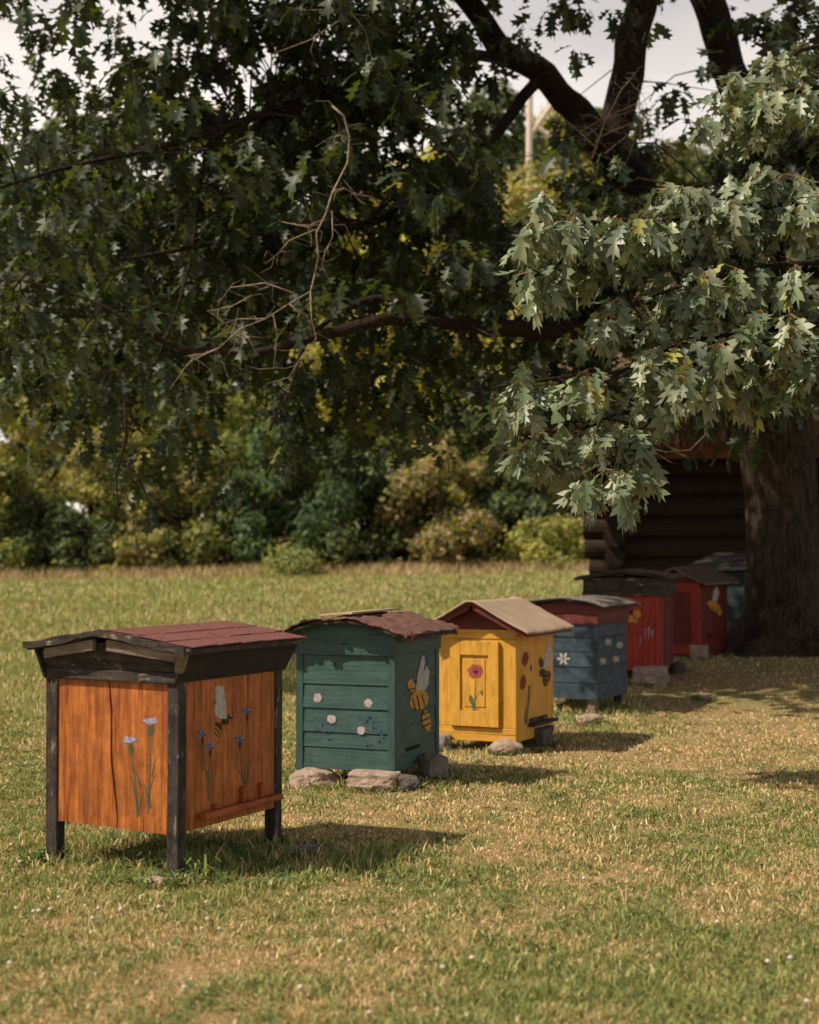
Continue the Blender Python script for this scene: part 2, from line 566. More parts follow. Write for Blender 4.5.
class Paint:
    """flat paint marks on a hive face, given in coordinates of an enlarged view of the photograph"""
    def __init__(s, hive, face, scale, ox, oy, off=.0):
        s.h, s.face, s.k, s.ox, s.oy, s.off = hive, face, scale, ox, oy, off
        s.new()
        s.layer = 0
    def new(s):
        s.mb = MB()
    def pt(s, x, y):
        s_ = s.h.on(s.face, s.ox + x / s.k, s.oy + y / s.k, s.off)
        e = .0007 + s.layer * .00004
        return s_ + (Vector((0, -e, 0)) if s.face == 'front' else Vector((e, 0, 0)))
    def poly(s, pts, key):
        s.layer += 1
        q = [s.pt(*p) for p in pts]
        s.mb.add(q, [tuple(range(len(q)))], PK.index(key))
    def blob(s, cx, cy, rx, ry, key, rot=0, n=12, jit=.12):
        c, sn = math.cos(R(rot)), math.sin(R(rot))
        pts = []
        for i in range(n):
            a = 2 * math.pi * i / n
            k = 1 + random.uniform(-jit, jit)
            x, y = math.cos(a) * rx * k, math.sin(a) * ry * k
            pts.append((cx + x * c - y * sn, cy + x * sn + y * c))
        s.poly(pts, key)
    def stroke(s, pts, w, key, w2=None):
        w2 = w if w2 is None else w2
        L, Rr = [], []
        n = len(pts)
        for i, p in enumerate(pts):
            a, b = pts[max(0, i - 1)], pts[min(n - 1, i + 1)]
            dx, dy = b[0] - a[0], b[1] - a[1]
            l = math.hypot(dx, dy) or 1
            ww = (w + (w2 - w) * i / max(1, n - 1)) / 2 * random.uniform(.6, 1.15) * .75
            L.append((p[0] - dy / l * ww, p[1] + dx / l * ww))
            Rr.append((p[0] + dy / l * ww, p[1] - dx / l * ww))
        s.layer += 1
        V = [s.pt(*p) for p in L] + [s.pt(*p) for p in Rr]
        s.mb.add(V, [(i, i + 1, n + i + 1, n + i) for i in range(n - 1)], PK.index(key))
    def build(s, name, parent=None, label=None):
        o = s.mb.build(name, PMATS, parent or s.h.root)
        if label: o['label'] = label
        s.new()
        return o

def roof_sheet(h, name, prof, y0, y1, thick, mat, ny=14, ragged=0.0, bump=0.0, sag=0.0, sub=4, parent=None, smooth=False, seed=0):
    """a sheet following a cross-section across the hive, running front to back, with uneven edges"""
    pr = []
    for i in range(len(prof) - 1):
        for k in range(sub):
            f = k / sub
            pr.append((prof[i][0] + (prof[i + 1][0] - prof[i][0]) * f, prof[i][1] + (prof[i + 1][1] - prof[i][1]) * f))
    pr.append(prof[-1])
    mb = MB()
    nx = len(pr)
    T, B = [], []
    for j in range(ny + 1):
        fy = j / ny
        for i, (x, z) in enumerate(pr):
            y = y0 + (y1 - y0) * fy
            nz = noise.noise(Vector((x * 6 + seed, y * 6, seed)))
            n2 = noise.noise(Vector((x * 25 + seed * 3, y * 25, 3 + seed)))
            zz = z + bump * nz + bump * .4 * n2 - sag * (1 - (2 * fy - 1) ** 2)
            if j in (0, ny):
                y += ragged * (n2 + .6 * nz) * (1 if j else -1)
            if i in (0, nx - 1):
                x += ragged * n2
                zz -= abs(ragged * nz) * .6
            T.append((x, y, zz)); B.append((x, y, zz - thick))
    n = len(T)
    V = T + B
    Fc = []
    idx = lambda j, i: j * nx + i
    for j in range(ny):
        for i in range(nx - 1):
            a, b, c, d = idx(j, i), idx(j, i + 1), idx(j + 1, i + 1), idx(j + 1, i)
            Fc += [(a, b, c, d), (n + d, n + c, n + b, n + a)]
    for i in range(nx - 1):
        Fc += [(idx(0, i + 1), idx(0, i), n + idx(0, i), n + idx(0, i + 1)), (idx(ny, i), idx(ny, i + 1), n + idx(ny, i + 1), n + idx(ny, i))]
    for j in range(ny):
        Fc += [(idx(j, 0), idx(j + 1, 0), n + idx(j + 1, 0), n + idx(j, 0)), (idx(j + 1, nx - 1), idx(j, nx - 1), n + idx(j, nx - 1), n + idx(j + 1, nx - 1))]
    mb.add(V, Fc)
    return mb.build(name, mat, parent or h.root, smooth=smooth)

def shingle_slope(mb, xe, ze, xr, zr, y0, y1, rows, tabs, th=.006, m=0):
    """overlapping tabs from eave (xe) to ridge (xr)"""
    for r_ in range(rows):
        f0, f1 = r_ / rows - (.03 if r_ else 0), min(1.0, (r_ + 1.12) / rows)
        off = .5 * (r_ % 2)
        for t in range(-1, tabs + 1):
            a = max(y0, y0 + (y1 - y0) * (t + off) / tabs + .003)
            b = min(y1, y0 + (y1 - y0) * (t + 1 + off) / tabs - .003)
            if b - a < .01:
                continue
            def P(f, y, up):
                return (xe + (xr - xe) * f, y, ze + (zr - ze) * f + up)
            u0 = .0075 + random.uniform(0, .003)
            u1 = .003
            dx = random.uniform(-.004, .004)
            lo = [P(f0, a, u0 - th), P(f0, b, u0 - th + dx), P(f1, b, u1 - th + .002), P(f1, a, u1 - th + .002)]
            hi = [(x, y, z + th) for x, y, z in lo]
            mb.hexa(lo + hi, m)

def vertical_planks(mb, axis, fixed, a0, a1, z0, z1, n, th=.02, gap=.002, m=0, jz=.0):
    """boards standing side by side on the front (axis x) or on the side (axis y)"""
    cuts = [a0 + (a1 - a0) * (i + (random.uniform(-.18, .18) if 0 < i < n else 0)) / n for i in range(n + 1)]
    for i in range(n):
        lo, hi = cuts[i] + gap, cuts[i + 1] - gap
        zz = z0 + random.uniform(-jz, jz)
        o = random.uniform(-.0015, .0015)
        if axis == 'x':
            mb.box(lo, hi, fixed + o, fixed + th, zz, z1, m)
        else:
            mb.box(fixed - th, fixed + o, lo, hi, zz, z1, m)

def lap_boards(mb, axis, fixed, a0, a1, zs, th=.02, lap=.008, m=0):
    """horizontal boards, the foot of each a little proud of the one below"""
    for lo, hi in zip(zs[:-1], zs[1:]):
        j = [random.uniform(-.0012, .0012) for _ in range(4)]
        l = lap * random.uniform(.7, 1.3)
        lo2 = lo + .002
        if axis == 'x':
            p = [(a0, fixed - l, lo2 + j[0]), (a1, fixed - l, lo2 + j[1]), (a1, fixed + th, lo2), (a0, fixed + th, lo2),
                 (a0, fixed, hi + j[2]), (a1, fixed, hi + j[3]), (a1, fixed + th, hi), (a0, fixed + th, hi)]
        else:
            p = [(fixed - th, a0, lo2), (fixed + l, a0, lo2 + j[0]), (fixed + l, a1, lo2 + j[1]), (fixed - th, a1, lo2),
                 (fixed - th, a0, hi), (fixed, a0, hi + j[2]), (fixed, a1, hi + j[3]), (fixed - th, a1, hi)]
        mb.hexa(p, m)

def back_boards(h, mat, z0, z1, inset=.02):
    b = MB()
    b.box(-h.hw + inset, h.hw - inset, h.hd - .02, h.hd, z0, z1)
    b.box(-h.hw, -h.hw + .02, -h.hd + inset, h.hd - inset, z0, z1)
    b.build('rear_boards', mat, h.root, .003)
    d = MB()
    d.box(-h.hw + .03, h.hw - .03, -h.hd + .03, h.hd - .03, z0 + .02, z1 - .01)
    d.build('inner_box', M['gap'], h.root)

# ---- hive 1: orange with charred posts
h = Hive('orange_beehive', 'orange stained beehive on black posts with red shingle roof, nearest of the row', 178, 876, 7.2, 27, 47, 283)
H1 = h
zt, zb = .875, .185
for sx in (-1, 1):
    for sy in (-1, 1):
        l = MB()
        x, y = sx * (h.hw - .033), sy * (h.hd - .033)
        a = .034
        foot = -.04
        p = []
        for z, k in ((foot, .92), (zt + .01, 1)):
            p += [(x - a * k + random.uniform(-.005, .005), y - a * k, z), (x + a * k, y - a * k, z), (x + a * k, y + a * k, z), (x - a * k, y + a * k + random.uniform(-.005, .005), z)]
        l.hexa(p)
        l.build('leg', M['char'], h.root, .006)
# front boards with the crack
fp = MB()
xl, xr_ = -h.hw + .064, h.hw - .064
yf = -h.hd + .010
crack = []
for i in range(15):
    f = i / 14
    q = h.on('front', 20 + (245 + 22 * f + 4 * math.sin(f * 9) + random.uniform(-1.5, 1.5)) / 2.824, 610 + (205 + 425 * f) / 2.824)
    crack.append((q.x, zt - (zt - zb) * f))
def board(poly):
    fp.prism([(x, yf, z) for x, z in poly], (0, .022, 0))
L = [(xl, zt)] + [(x - .0015, z) for x, z in crack]
bl = [(crack[-1][0] - (crack[-1][0] - xl) * i / 6, zb + random.uniform(-.004, .006) + .006 * (i / 6)) for i in range(1, 7)]
board(L + bl)
Rr = [(x + .004 + .007 * math.sin(i / 14 * math.pi), z) for i, (x, z) in enumerate(crack)]
br = [(crack[-1][0] + .004 + (xr_ - crack[-1][0]) * i / 6, zb - .004 + random.uniform(-.004, .005)) for i in range(1, 7)]
board(list(reversed([(xr_, zt)] + Rr + br)))
fp.build('front_panel', M['orange'], h.root)
for x in (-.30, -.255, .18, .31, -.12):
    kk = MB()
    zk = random.uniform(.05, .12)
    kk.prism([(x - .0016, yf - .0005, zb - .003), (x + .0016, yf - .0005, zb - .003), (x + .0004, yf - .0005, zb + zk)], (0, .004, 0))
    kk.build('board_split', M['gap'], h.root)
sp = MB()
vertical_planks(sp, 'y', h.hw - .010, -h.hd + .064, h.hd - .064, zb, zt, 6, .022, .0012)
sp.build('side_panel', M['orange'], h.root, .002)
back_boards(h, M['orange'], zb, zt)
fr = MB()
fr.box(-h.hw - .006, h.hw + .006, -h.hd - .014, -h.hd + .05, zt - .012, zt + .036, 0, .003)
fr.build('lintel_board', M['char_h'], h.root, .006)
fz = MB()
n = 8
pts_lo = [(-h.hw - .02 + (2 * h.hw + .04) * i / n, -h.hd - .008, zt + .037 + random.uniform(-.002, .002)) for i in range(n + 1)]
pts_hi = [(h.hw + .04 - (2 * h.hw + .07) * i / n, -h.hd - .03, zt + .112 + .055 * (1 - abs(2 * i / n - 1)) + random.uniform(-.004, .004)) for i in range(n + 1)]
fz.prism(pts_lo + pts_hi, (0, .03, .006))
fz.build('gable_board', M['char_h'], h.root, .004)
fl = MB()
for sx in (-1, 1):
    x0, x1 = sx * (h.hw + .004), sx * (h.hw + (.078 if sx > 0 else .045))
    p = [(x0 - sx * .02, -h.hd - .02, zt - .01), (x0, -h.hd - .02, zt - .01), (x0, h.hd + .02, zt - .01), (x0 - sx * .02, h.hd + .02, zt - .01),
         (x1 - sx * .032, -h.hd - .05, zt + .135), (x1 - sx * .01, -h.hd - .05, zt + .130), (x1 - sx * .01, h.hd + .05, zt + .130), (x1 - sx * .032, h.hd + .05, zt + .135)]
    fl.hexa(p)
fl.build('flared_eave_board', M['char_dark'], h.root, .005)
za, ze = 1.092, 1.022
yo0, yo1 = -h.hd - .085, h.hd + .07
EX = {-1: h.hw + .045, 1: h.hw + .085}
for sx in (-1, 1):   # bare battens under the front of the roof
    rb = MB()
    f0, f1 = ((.05, .88) if sx > 0 else (.12, .80))
    p = []
    for dy in (0, .03):
        p += [(sx * EX[sx] * f0, -h.hd - .07 + dy, za - .088), (sx * EX[sx] * f1, -h.hd - .07 + dy, za - .132 + random.uniform(-.006, .006)),
              (sx * EX[sx] * f1, -h.hd - .07 + dy, za - .086), (sx * EX[sx] * f0, -h.hd - .07 + dy, za - .034)]
    rb.hexa(p)
    rb.build('gable_batten', M['grey_wood'], h.root, .005)
cn = MB()
p = [(h.hw + .002, -h.hd - .034, zt + .035), (h.hw + .03, -h.hd - .034, zt + .035), (h.hw + .03, -h.hd + .0, zt + .035), (h.hw + .002, -h.hd + .0, zt + .035),
     (h.hw + .028, -h.hd - .08, zt + .145), (h.hw + .09, -h.hd - .08, zt + .145), (h.hw + .09, -h.hd - .03, zt + .145), (h.hw + .028, -h.hd - .03, zt + .145)]
cn.hexa(p)
cn.build('corner_bracket', M['grey_wood'], h.root, .005)
dk = MB()
for sx in (-1, 1):
    dk.hexa([(0, yo0, za - .022), (sx * EX[sx], yo0, ze - .026), (sx * EX[sx], yo1, ze - .026), (0, yo1, za - .022),
             (0, yo0, za), (sx * EX[sx], yo0, ze), (sx * EX[sx], yo1, ze), (0, yo1, za)])
dk.build('roof_deck', M['char_h'], h.root, .004)
rk = MB()
for sx in (-1, 1):
    n = 7
    a, b = [], []
    for i in range(n + 1):
        f = i / n
        x = sx * (EX[sx] + .012) * f
        zc = za + (ze - za) * f
        a.append((x, yo0 - .016, zc + .012 + random.uniform(-.006, .004)))
        b.append((x, yo0 - .016, zc - .020 + random.uniform(-.009, .006)))
    rk.prism(a + b[::-1], (0, .018, 0))
rk.build('barge_board', M['char_h'], h.root)
sg = MB()
for sx in (-1, 1):
    shingle_slope(sg, sx * (EX[sx] + .012), ze + .002, 0, za + .004, yo0 + .06, yo1 + .012, 3, 5)
sg.build('shingle_cover', M['shingle_red'], h.root, .002)
# entrance ledge and pegs
lg = MB()
q0, q1 = h.on('side', 20 + 500 / 2.824, 610 + 575 / 2.824), h.on('side', 20 + 722 / 2.824, 610 + 532 / 2.824)
lz = (q0.z + q1.z) / 2
lg.box(h.hw - .012, h.hw + .045, q0.y + .01, q1.y, lz - .014, lz + .014, 0, .003)
lg.build('landing_ledge', M['orange_dark'], h.root, .004)
for fx, hgt in ((.22, .035), (.56, .085), (.62, .02), (.80, .085)):
    pg = MB()
    y = q0.y + (q1.y - q0.y) * fx
    pg.box(h.hw - .012, h.hw + .014, y - .016, y + .016, lz + .0145, lz + hgt)
    pg.build('entrance_block', M['orange_dark'], h.root, .003)
# pictures on the front
P = Paint(h, 'front', 2.824, 20, 610, -.010)
P.layer = 3
def cornflower(P, hx, hy, sx0, sy0, petal, tilt=0, big=1.0):
    P.stroke([(hx, hy + 30 * big), ((hx + sx0) / 2 + 3, (hy + sy0) / 2), (sx0, sy0)], 4 * big, 'p_green', 5 * big)
    P.blob(hx + 2, hy + 22 * big, 7 * big, 13 * big, 'p_green', tilt)
    for i in range(13):
        a = R(-172 + tilt + i * 13.5 + random.uniform(-5, 5))
        l = random.uniform(13, 22) * big
        P.poly([(hx, hy + 9 * big), (hx + math.cos(a - .17) * l, hy + 5 * big + math.sin(a - .17) * l * .75), (hx + math.cos(a) * l * .86, hy + 5 * big + math.sin(a) * l * .62),
                (hx + math.cos(a + .17) * l, hy + 5 * big + math.sin(a + .17) * l * .75)], 'p_lilac' if i % 3 else petal)
cornflower(P, 368, 312, 362, 575, 'p_blue', 8, 1.25)
P.build('painted_cornflower')
cornflower(P, 312, 365, 332, 585, 'p_blue', -8, 1.2)
P.build('painted_cornflower')
for pts, w in (([(335, 580), (326, 520), (312, 470)], 9), ([(334, 575), (342, 530), (348, 515)], 6), ([(362, 550), (368, 500), (380, 465), (388, 470)], 8),
               ([(362, 550), (356, 505), (348, 488)], 7), ([(340, 500), (332, 470), (325, 452)], 8), ([(372, 470), (380, 430), (388, 412)], 5), ([(335, 430), (360, 440), (378, 432)], 3), ([(366, 560), (364, 520), (366, 480)], 12)):
    P.stroke(pts, w, 'p_green', w * .35)
P.build('painted_leaves')
P = Paint(h, 'side', 6.4, 190, 670, -.010)
P.layer = 3
P.blob(165, 385, 54, 35, 'p_black', -58)
for i in range(4):
    t = -30 + i * 19
    P.stroke([(150 + t * .75 - 20, 395 - t * .8 - 22), (160 + t * .75, 400 - t * .8), (165 + t * .75 + 12, 412 - t * .8 + 18)], 15, 'p_gold')
P.blob(225, 330, 26, 24, 'p_black')
P.blob(255, 300, 18, 18, 'p_black')
P.blob(262, 290, 5, 7, 'p_white')
for pts in ([(200, 400), (185, 440), (178, 475)], [(225, 360), (230, 395)], [(262, 285), (275, 270)], [(262, 320), (270, 345)]):
    P.stroke(pts, 6, 'p_black')
bee = P.build('painted_bee')
P.poly([(160, 110), (185, 98), (212, 105), (226, 200), (232, 318), (205, 300), (175, 240), (160, 180)], 'p_white')
P.poly([(150, 235), (165, 215), (190, 235), (230, 312), (195, 312), (160, 290), (150, 262)], 'p_white')
P.stroke([(185, 110), (205, 200), (226, 300)], 4, 'p_grey'); P.stroke([(160, 240), (190, 280), (225, 308)], 4, 'p_grey')
P.build('wing', bee)
for hx, hy, sx0, sy0 in ((75, 410, 118, 830), (122, 490, 120, 830), (358, 260, 352, 735), (312, 440, 345, 735)):
    P.stroke([(hx + 4, hy + 50), ((hx + sx0) / 2 - 4, (hy + sy0) / 2), (sx0, sy0)], 7, 'p_green', 10)
    P.blob(hx + 5, hy + 42, 9, 26, 'p_black')
    for i in range(6):
        a = R(-165 + i * 30)
        P.blob(hx + math.cos(a) * 17, hy + 14 + math.sin(a) * 20, 15, 9, 'p_dblue' if i % 2 else 'p_blue', math.degrees(a))
    P.build('painted_cornflower')
for pts, w in (([(350, 735), (330, 680), (305, 640)], 16), ([(352, 735), (372, 680), (370, 640), (385, 575)], 16), ([(118, 700), (105, 650), (80, 635)], 14), ([(120, 720), (135, 690), (155, 675)], 10), ([(375, 600), (390, 565), (395, 590)], 9)):
    P.stroke(pts, w, 'p_green', w * .4)
P.build('painted_leaves')

# ---- hive 2: dark green
h = Hive('green_beehive', 'dark green beehive of lapped boards under a curling brown roof, second from the front', 395, 791, 10.05, 21, 296, 439)
H2 = h
zw, zc, zb = h.hz(655), h.hz(634), h.hz(773)
zs = [zb, h.hz(751), h.hz(735.5), h.hz(711), h.hz(687), zw]
zs[0] = zb
f = MB(); lap_boards(f, 'x', -h.hd + .012, -h.hw + .05, h.hw - .05, zs); f.build('front_boards', M['green'], h.root, .002)
f = MB(); lap_boards(f, 'y', h.hw - .012, -h.hd + .05, h.hd - .05, [zb, zb + .17, zb + .36, zb + .55, zw]); f.build('side_boards', M['green'], h.root, .002)
back_boards(h, M['green'], zb, zw)
for sx in (-1, 1):
    for sy in (-1, 1):
        p = MB(); x, y = sx * (h.hw - .025), sy * (h.hd - .025)
        p.box(x - .0255, x + .0255, y - .0255, y + .0255, zb - .012, zw, 0, .002)
        p.build('corner_post', M['green_v'], h.root, .004)
        if True:
            p = MB(); x, y = sx * (h.hw - .045), sy * (h.hd - .06)
            p.box(x - .02, x + .02, y - .02, y + .02, -.02, zb - .013)
            p.build('leg', M['char'], h.root, .004)
c = MB()
xx, yy = h.hw + .012, h.hd + .012
ca = zc + .06
c.prism([(-xx, -yy, zw - .012), (xx, -yy, zw - .008), (xx, -yy, zc), (xx * .5, -yy, zc + .055), (0, -yy, ca), (-xx * .5, -yy, zc + .055), (-xx, -yy, zc)], (0, .024, 0))
c.box(xx - .024, xx, -yy + .025, yy, zw - .008, zc, 0)
c.box(-xx, -xx + .024, -yy + .025, yy, zw - .008, zc, 0)
c.box(-xx + .025, xx - .025, yy - .024, yy, zw - .008, zc, 0)
c.build('cap_boards', M['green'], h.root, .003)
ce = MB()
ce.prism([(-xx + .03, -yy + .026, zc - .02), (xx - .03, -yy + .026, zc - .02), (0, -yy + .026, ca - .01)], (0, 2 * yy - .06, 0))
ce.build('ceiling_board', M['gap'], h.root)
st = MB()
st.stroke = None
q = h.on('front', 275 + 318 / 4.55, 590 + 243 / 4.55)
for (ax, az, bx, bz) in ((-.02, .018, 0, -.012), (0, -.012, .022, .016)):
    st.box(q.x + min(ax, bx), q.x + max(ax, bx), -yy - .003, -yy + .002, q.z - .004, q.z + .004)
st.build('staple', M['gap'], h.root)
kb = MB(); q = h.on('front', 275 + 265 / 4.55, 590 + 335 / 4.55)
kb.tube([(q.x, -h.hd + .012, q.z), (q.x, -h.hd - .012, q.z)], .010, 10); kb.build('peg', M['green_v'], h.root, .002)
e = h.hw + .105
prof = [(-e, zc - .035), (-e * .72, zc + .025), (-e * .35, zc + .075), (0, zc + .088), (e * .35, zc + .07), (e * .72, zc + .03), (e, zc - .015)]
roof_sheet(h, 'roof_deck', prof, -h.hd - .105, h.hd + .08, .02, M['char_h'], 24, .03, .014, 0, 6, seed=2)
prof2 = [(x * 1.03, z + .014) for x, z in prof]
roof_sheet(h, 'roof_cover', prof2, -h.hd - .125, h.hd + .09, .008, M['bark_brown'], 34, .05, .02, 0, 10, seed=5)
tb = MB()
tb.hexa([(-.20, -h.hd + .05, zc + .098), (.04, -h.hd + .03, zc + .116), (.05, h.hd + .02, zc + .116), (-.20, h.hd + .03, zc + .098),
         (-.20, -h.hd + .05, zc + .112), (.04, -h.hd + .03, zc + .130), (.05, h.hd + .02, zc + .130), (-.20, h.hd + .03, zc + .112)])
tb.build('ridge_plank', M['tan_board'], h.root, .003)
rs = MB()
q = h.on('side', 275 + 615 / 4.55, 590 + 190 / 4.55, .10)
rs.tube([q, q + Vector((.01, 0, -.03)), q + Vector((.0, .012, -.06)), q + Vector((.008, -.012, -.085))], [.012, .014, .012, .004], 5)
rs.build('torn_felt_strip', M['bark_brown'], h.root)
P = Paint(h, 'front', 4.55, 275, 590, -.002); P.layer = 3
for x, y in ((195, 490), (425, 513), (258, 587), (393, 640)):
    P.blob(x, y, 20 * random.uniform(.85, 1.05), 20, 'p_pink', 0, 16, .14)
    P.blob(x + 5, y - 3, 9, 8, 'p_white', 0, 10, .25)
    P.blob(x - 7, y + 8, 5, 4, 'p_lilac', 30, 8, .25)
    P.build('painted_blossom')
for x, y in ((190, 630), (215, 612), (240, 640), (245, 668), (410, 595), (430, 610), (465, 630), (420, 700), (425, 575), (480, 672)):
    for i in range(3):
        P.blob(x + random.uniform(-14, 14), y + random.uniform(-11, 11), 8, 5, 'p_dblue', random.uniform(0, 180))
P.build('painted_leaves')
P = Paint(h, 'side', 4.55, 275, 590, -.004); P.layer = 3
P.blob(620, 435, 17, 30, 'p_gold', -10); P.blob(655, 500, 42, 46, 'p_gold', 20); P.blob(690, 595, 20, 48, 'p_gold', -8)
for pts in ([(610, 455), (640, 445)], [(622, 490), (640, 545)], [(645, 480), (660, 545)], [(668, 475), (682, 535)], [(668, 568), (706, 552)], [(668, 595), (708, 580)], [(674, 622), (706, 606)]):
    P.stroke(pts, 9, 'p_black')
bee = P.build('painted_bee')
P.blob(694, 325, 14, 22, 'p_dblue')
P.poly([(640, 455), (648, 390), (665, 310), (678, 292), (682, 330), (670, 400), (660, 455)], 'p_white')
P.poly([(655, 455), (668, 390), (690, 345), (702, 370), (697, 430), (680, 458)], 'p_white')
P.build('wing', bee)
lg = MB(); q0, q1 = h.on('side', 275 + 600 / 4.55, 590 + 728 / 4.55), h.on('side', 275 + 650 / 4.55, 590 + 708 / 4.55)
lg.box(h.hw - .014, h.hw - .003, q0.y, q1.y + .05, q0.z - .01, q0.z + .012); lg.build('entrance_slot', M['gap'], h.root)

# ---- hive 3: yellow
h = Hive('yellow_beehive', 'yellow beehive with panelled poppy door and tan gabled roof', 516, 757, 12.2, 25, 438, 553)
H3 = h
zw, zb = h.hz(630), h.hz(743)
w = MB()
w.box(-h.hw, h.hw, -h.hd, -h.hd + .02, zb + .105, zw - .075)
w.build('front_panel', M['yellow'], h.root, .003)
for z0, z1 in ((zb, zb + .052), (zb + .054, zb + .103), (zw - .073, zw - .002)):
    w = MB(); w.box(-h.hw - .003, h.hw + .001, -h.hd - .006, -h.hd + .02, z0, z1, 0, .0015); w.build('front_rail', M['yellow_h'], h.root, .003)
w = MB(); vertical_planks(w, 'y', h.hw, -h.hd + .021, h.hd, zb, zw - .002, 5, .02, .0012); w.build('side_panel', M['yellow'], h.root, .002)
back_boards(h, M['yellow'], zb, zw)
d0, d1 = h.on('front', 430 + 110 / 5.12, 590 + 480 / 5.12), h.on('front', 430 + 358 / 5.12, 590 + 480 / 5.12)
dz0, dz1 = h.on('front', 430 + 235 / 5.12, 590 + 697 / 5.12).z, h.on('front', 430 + 235 / 5.12, 590 + 260 / 5.12).z
dr = MB()
y1, y0 = -h.hd - .0065, -h.hd - .032
st = .085
dr.box(d0.x, d0.x + st, y0, y1, dz0, dz1); dr.box(d1.x - st, d1.x, y0, y1, dz0, dz1)
dr.box(d0.x + st + .001, d1.x - st - .001, y0, y1, dz1 - .11, dz1); dr.box(d0.x + st + .001, d1.x - st - .001, y0, y1, dz0, dz0 + .12)
dr.box(d0.x + st + .001, d1.x - st - .001, y0 + .016, y1, dz0 + .121, dz1 - .111)
dr.box(d0.x + st + .03, d1.x - st - .03, y0 + .010, y0 + .0155, dz0 + .15, dz1 - .14)
door = dr.build('door', M['yellow'], h.root, .003)
P = Paint(h, 'front', 5.12, 430, 590, .0225); P.layer = 3
P.stroke([(232, 440), (232, 520), (228, 600), (226, 660)], 6, 'p_green')
P.stroke([(228, 575), (240, 540), (262, 515)], 5, 'p_green')
P.blob(211, 562, 11, 26, 'p_green', -12); P.blob(222, 592, 9, 14, 'p_green', 30); P.blob(235, 635, 13, 22, 'p_dblue', 20); P.blob(224, 618, 10, 12, 'p_dblue'); P.blob(266, 528, 6, 14, 'p_green')
P.build('painted_leaves', door)
for a, r_ in ((0, 24), (60, 22), (130, 24), (190, 24), (250, 22), (310, 22)):
    P.blob(234 + math.cos(R(a)) * 18, 416 + math.sin(R(a)) * 17, r_, 20, 'p_rose', a)
P.blob(234, 420, 11, 10, 'p_black')
P.build('painted_poppy', door)
P = Paint(h, 'side', 5.12, 430, 590, .001); P.layer = 3
P.blob(488, 352, 16, 42, 'p_maroon', 5); P.blob(477, 475, 15, 40, 'p_maroon', 8)
P.stroke([(508, 490), (505, 560), (495, 640), (492, 685)], 16, 'p_green', 18); P.stroke([(490, 600), (484, 650), (490, 680)], 8, 'p_green')
P.blob(517, 400, 6, 18, 'p_dblue')
P.build('painted_tulip')
P.blob(597, 452, 20, 40, 'p_black', 15); P.blob(568, 372, 13, 28, 'p_black'); P.blob(575, 425, 18, 24, 'p_black')
for pts in ([(588, 430), (604, 425)], [(590, 455), (608, 448)], [(594, 478), (610, 470)]):
    P.stroke(pts, 7, 'p_gold')
bee = P.build('painted_bee')
P.poly([(582, 395), (590, 330), (606, 270), (622, 280), (626, 340), (612, 395), (598, 405)], 'p_white')
P.build('wing', bee)
lg = MB(); q0, q1 = h.on('side', 430 + 500 / 5.12, 590 + 695 / 5.12), h.on('side', 430 + 622 / 5.12, 590 + 680 / 5.12)
lg.box(h.hw - .001, h.hw + .06, q0.y, q1.y, q0.z - .01, q0.z + .014, 0, .004); lg.build('landing_ledge', M['char_h'], h.root, .003)
lg = MB(); lg.box(h.hw, h.hw + .012, q0.y + .03, q1.y - .12, q0.z + .016, q0.z + .05, 0, .004); lg.build('entrance_block', M['char_h'], h.root, .003)
ap, ev = h.hz(601, 12.0), h.hz(631, 11.95)
e = h.hw + .10
gb = MB()
gb.prism([(-h.hw - .01, -h.hd - .012, zw), (h.hw + .01, -h.hd - .012, zw), (0, -h.hd - .012, ap - .035)], (0, .02, 0))
gb.build('gable_board', M['maroon'], h.root, .003); gb = MB()
gb.prism([(-h.hw - .01, h.hd - .01, zw), (h.hw + .01, h.hd - .01, zw), (0, h.hd - .01, ap - .035)], (0, .02, 0))
gb.build('gable_board', M['maroon'], h.root, .003)
prof = [(-e, ev + .008), (-e * .5, ev + (ap - ev) * .52), (-.03, ap - .006), (.03, ap - .006), (e * .5, ev + (ap - ev) * .52), (e + .055, ev - .014)]
roof_sheet(h, 'roof_deck', [(x * .97, z - .02) for x, z in prof], -h.hd - .12, h.hd + .06, .02, M['maroon'], 6, .003, .003)
ro = roof_sheet(h, 'roof_cover', prof, -h.hd - .15, h.hd + .08, .016, M['felt_tan'], 18, .008, .010, .006, 6, smooth=True, seed=9)
mo = ro.modifiers.new('bevel', 'BEVEL'); mo.width = .006; mo.segments = 2; mo.limit_method = 'ANGLE'; mo.angle_limit = R(60)
for sx in (-1, 1):
    rb = MB()
    p = []
    for dy in (0, .02):
        p += [(sx * .015, -h.hd - .118 + dy, ap - .075), (sx * e * .93, -h.hd - .118 + dy, ev - .045), (sx * e * .93, -h.hd - .118 + dy, ev - .012), (sx * .015, -h.hd - .118 + dy, ap - .044)]
    rb.hexa(p); rb.build('barge_board', M['maroon'], h.root, .003)

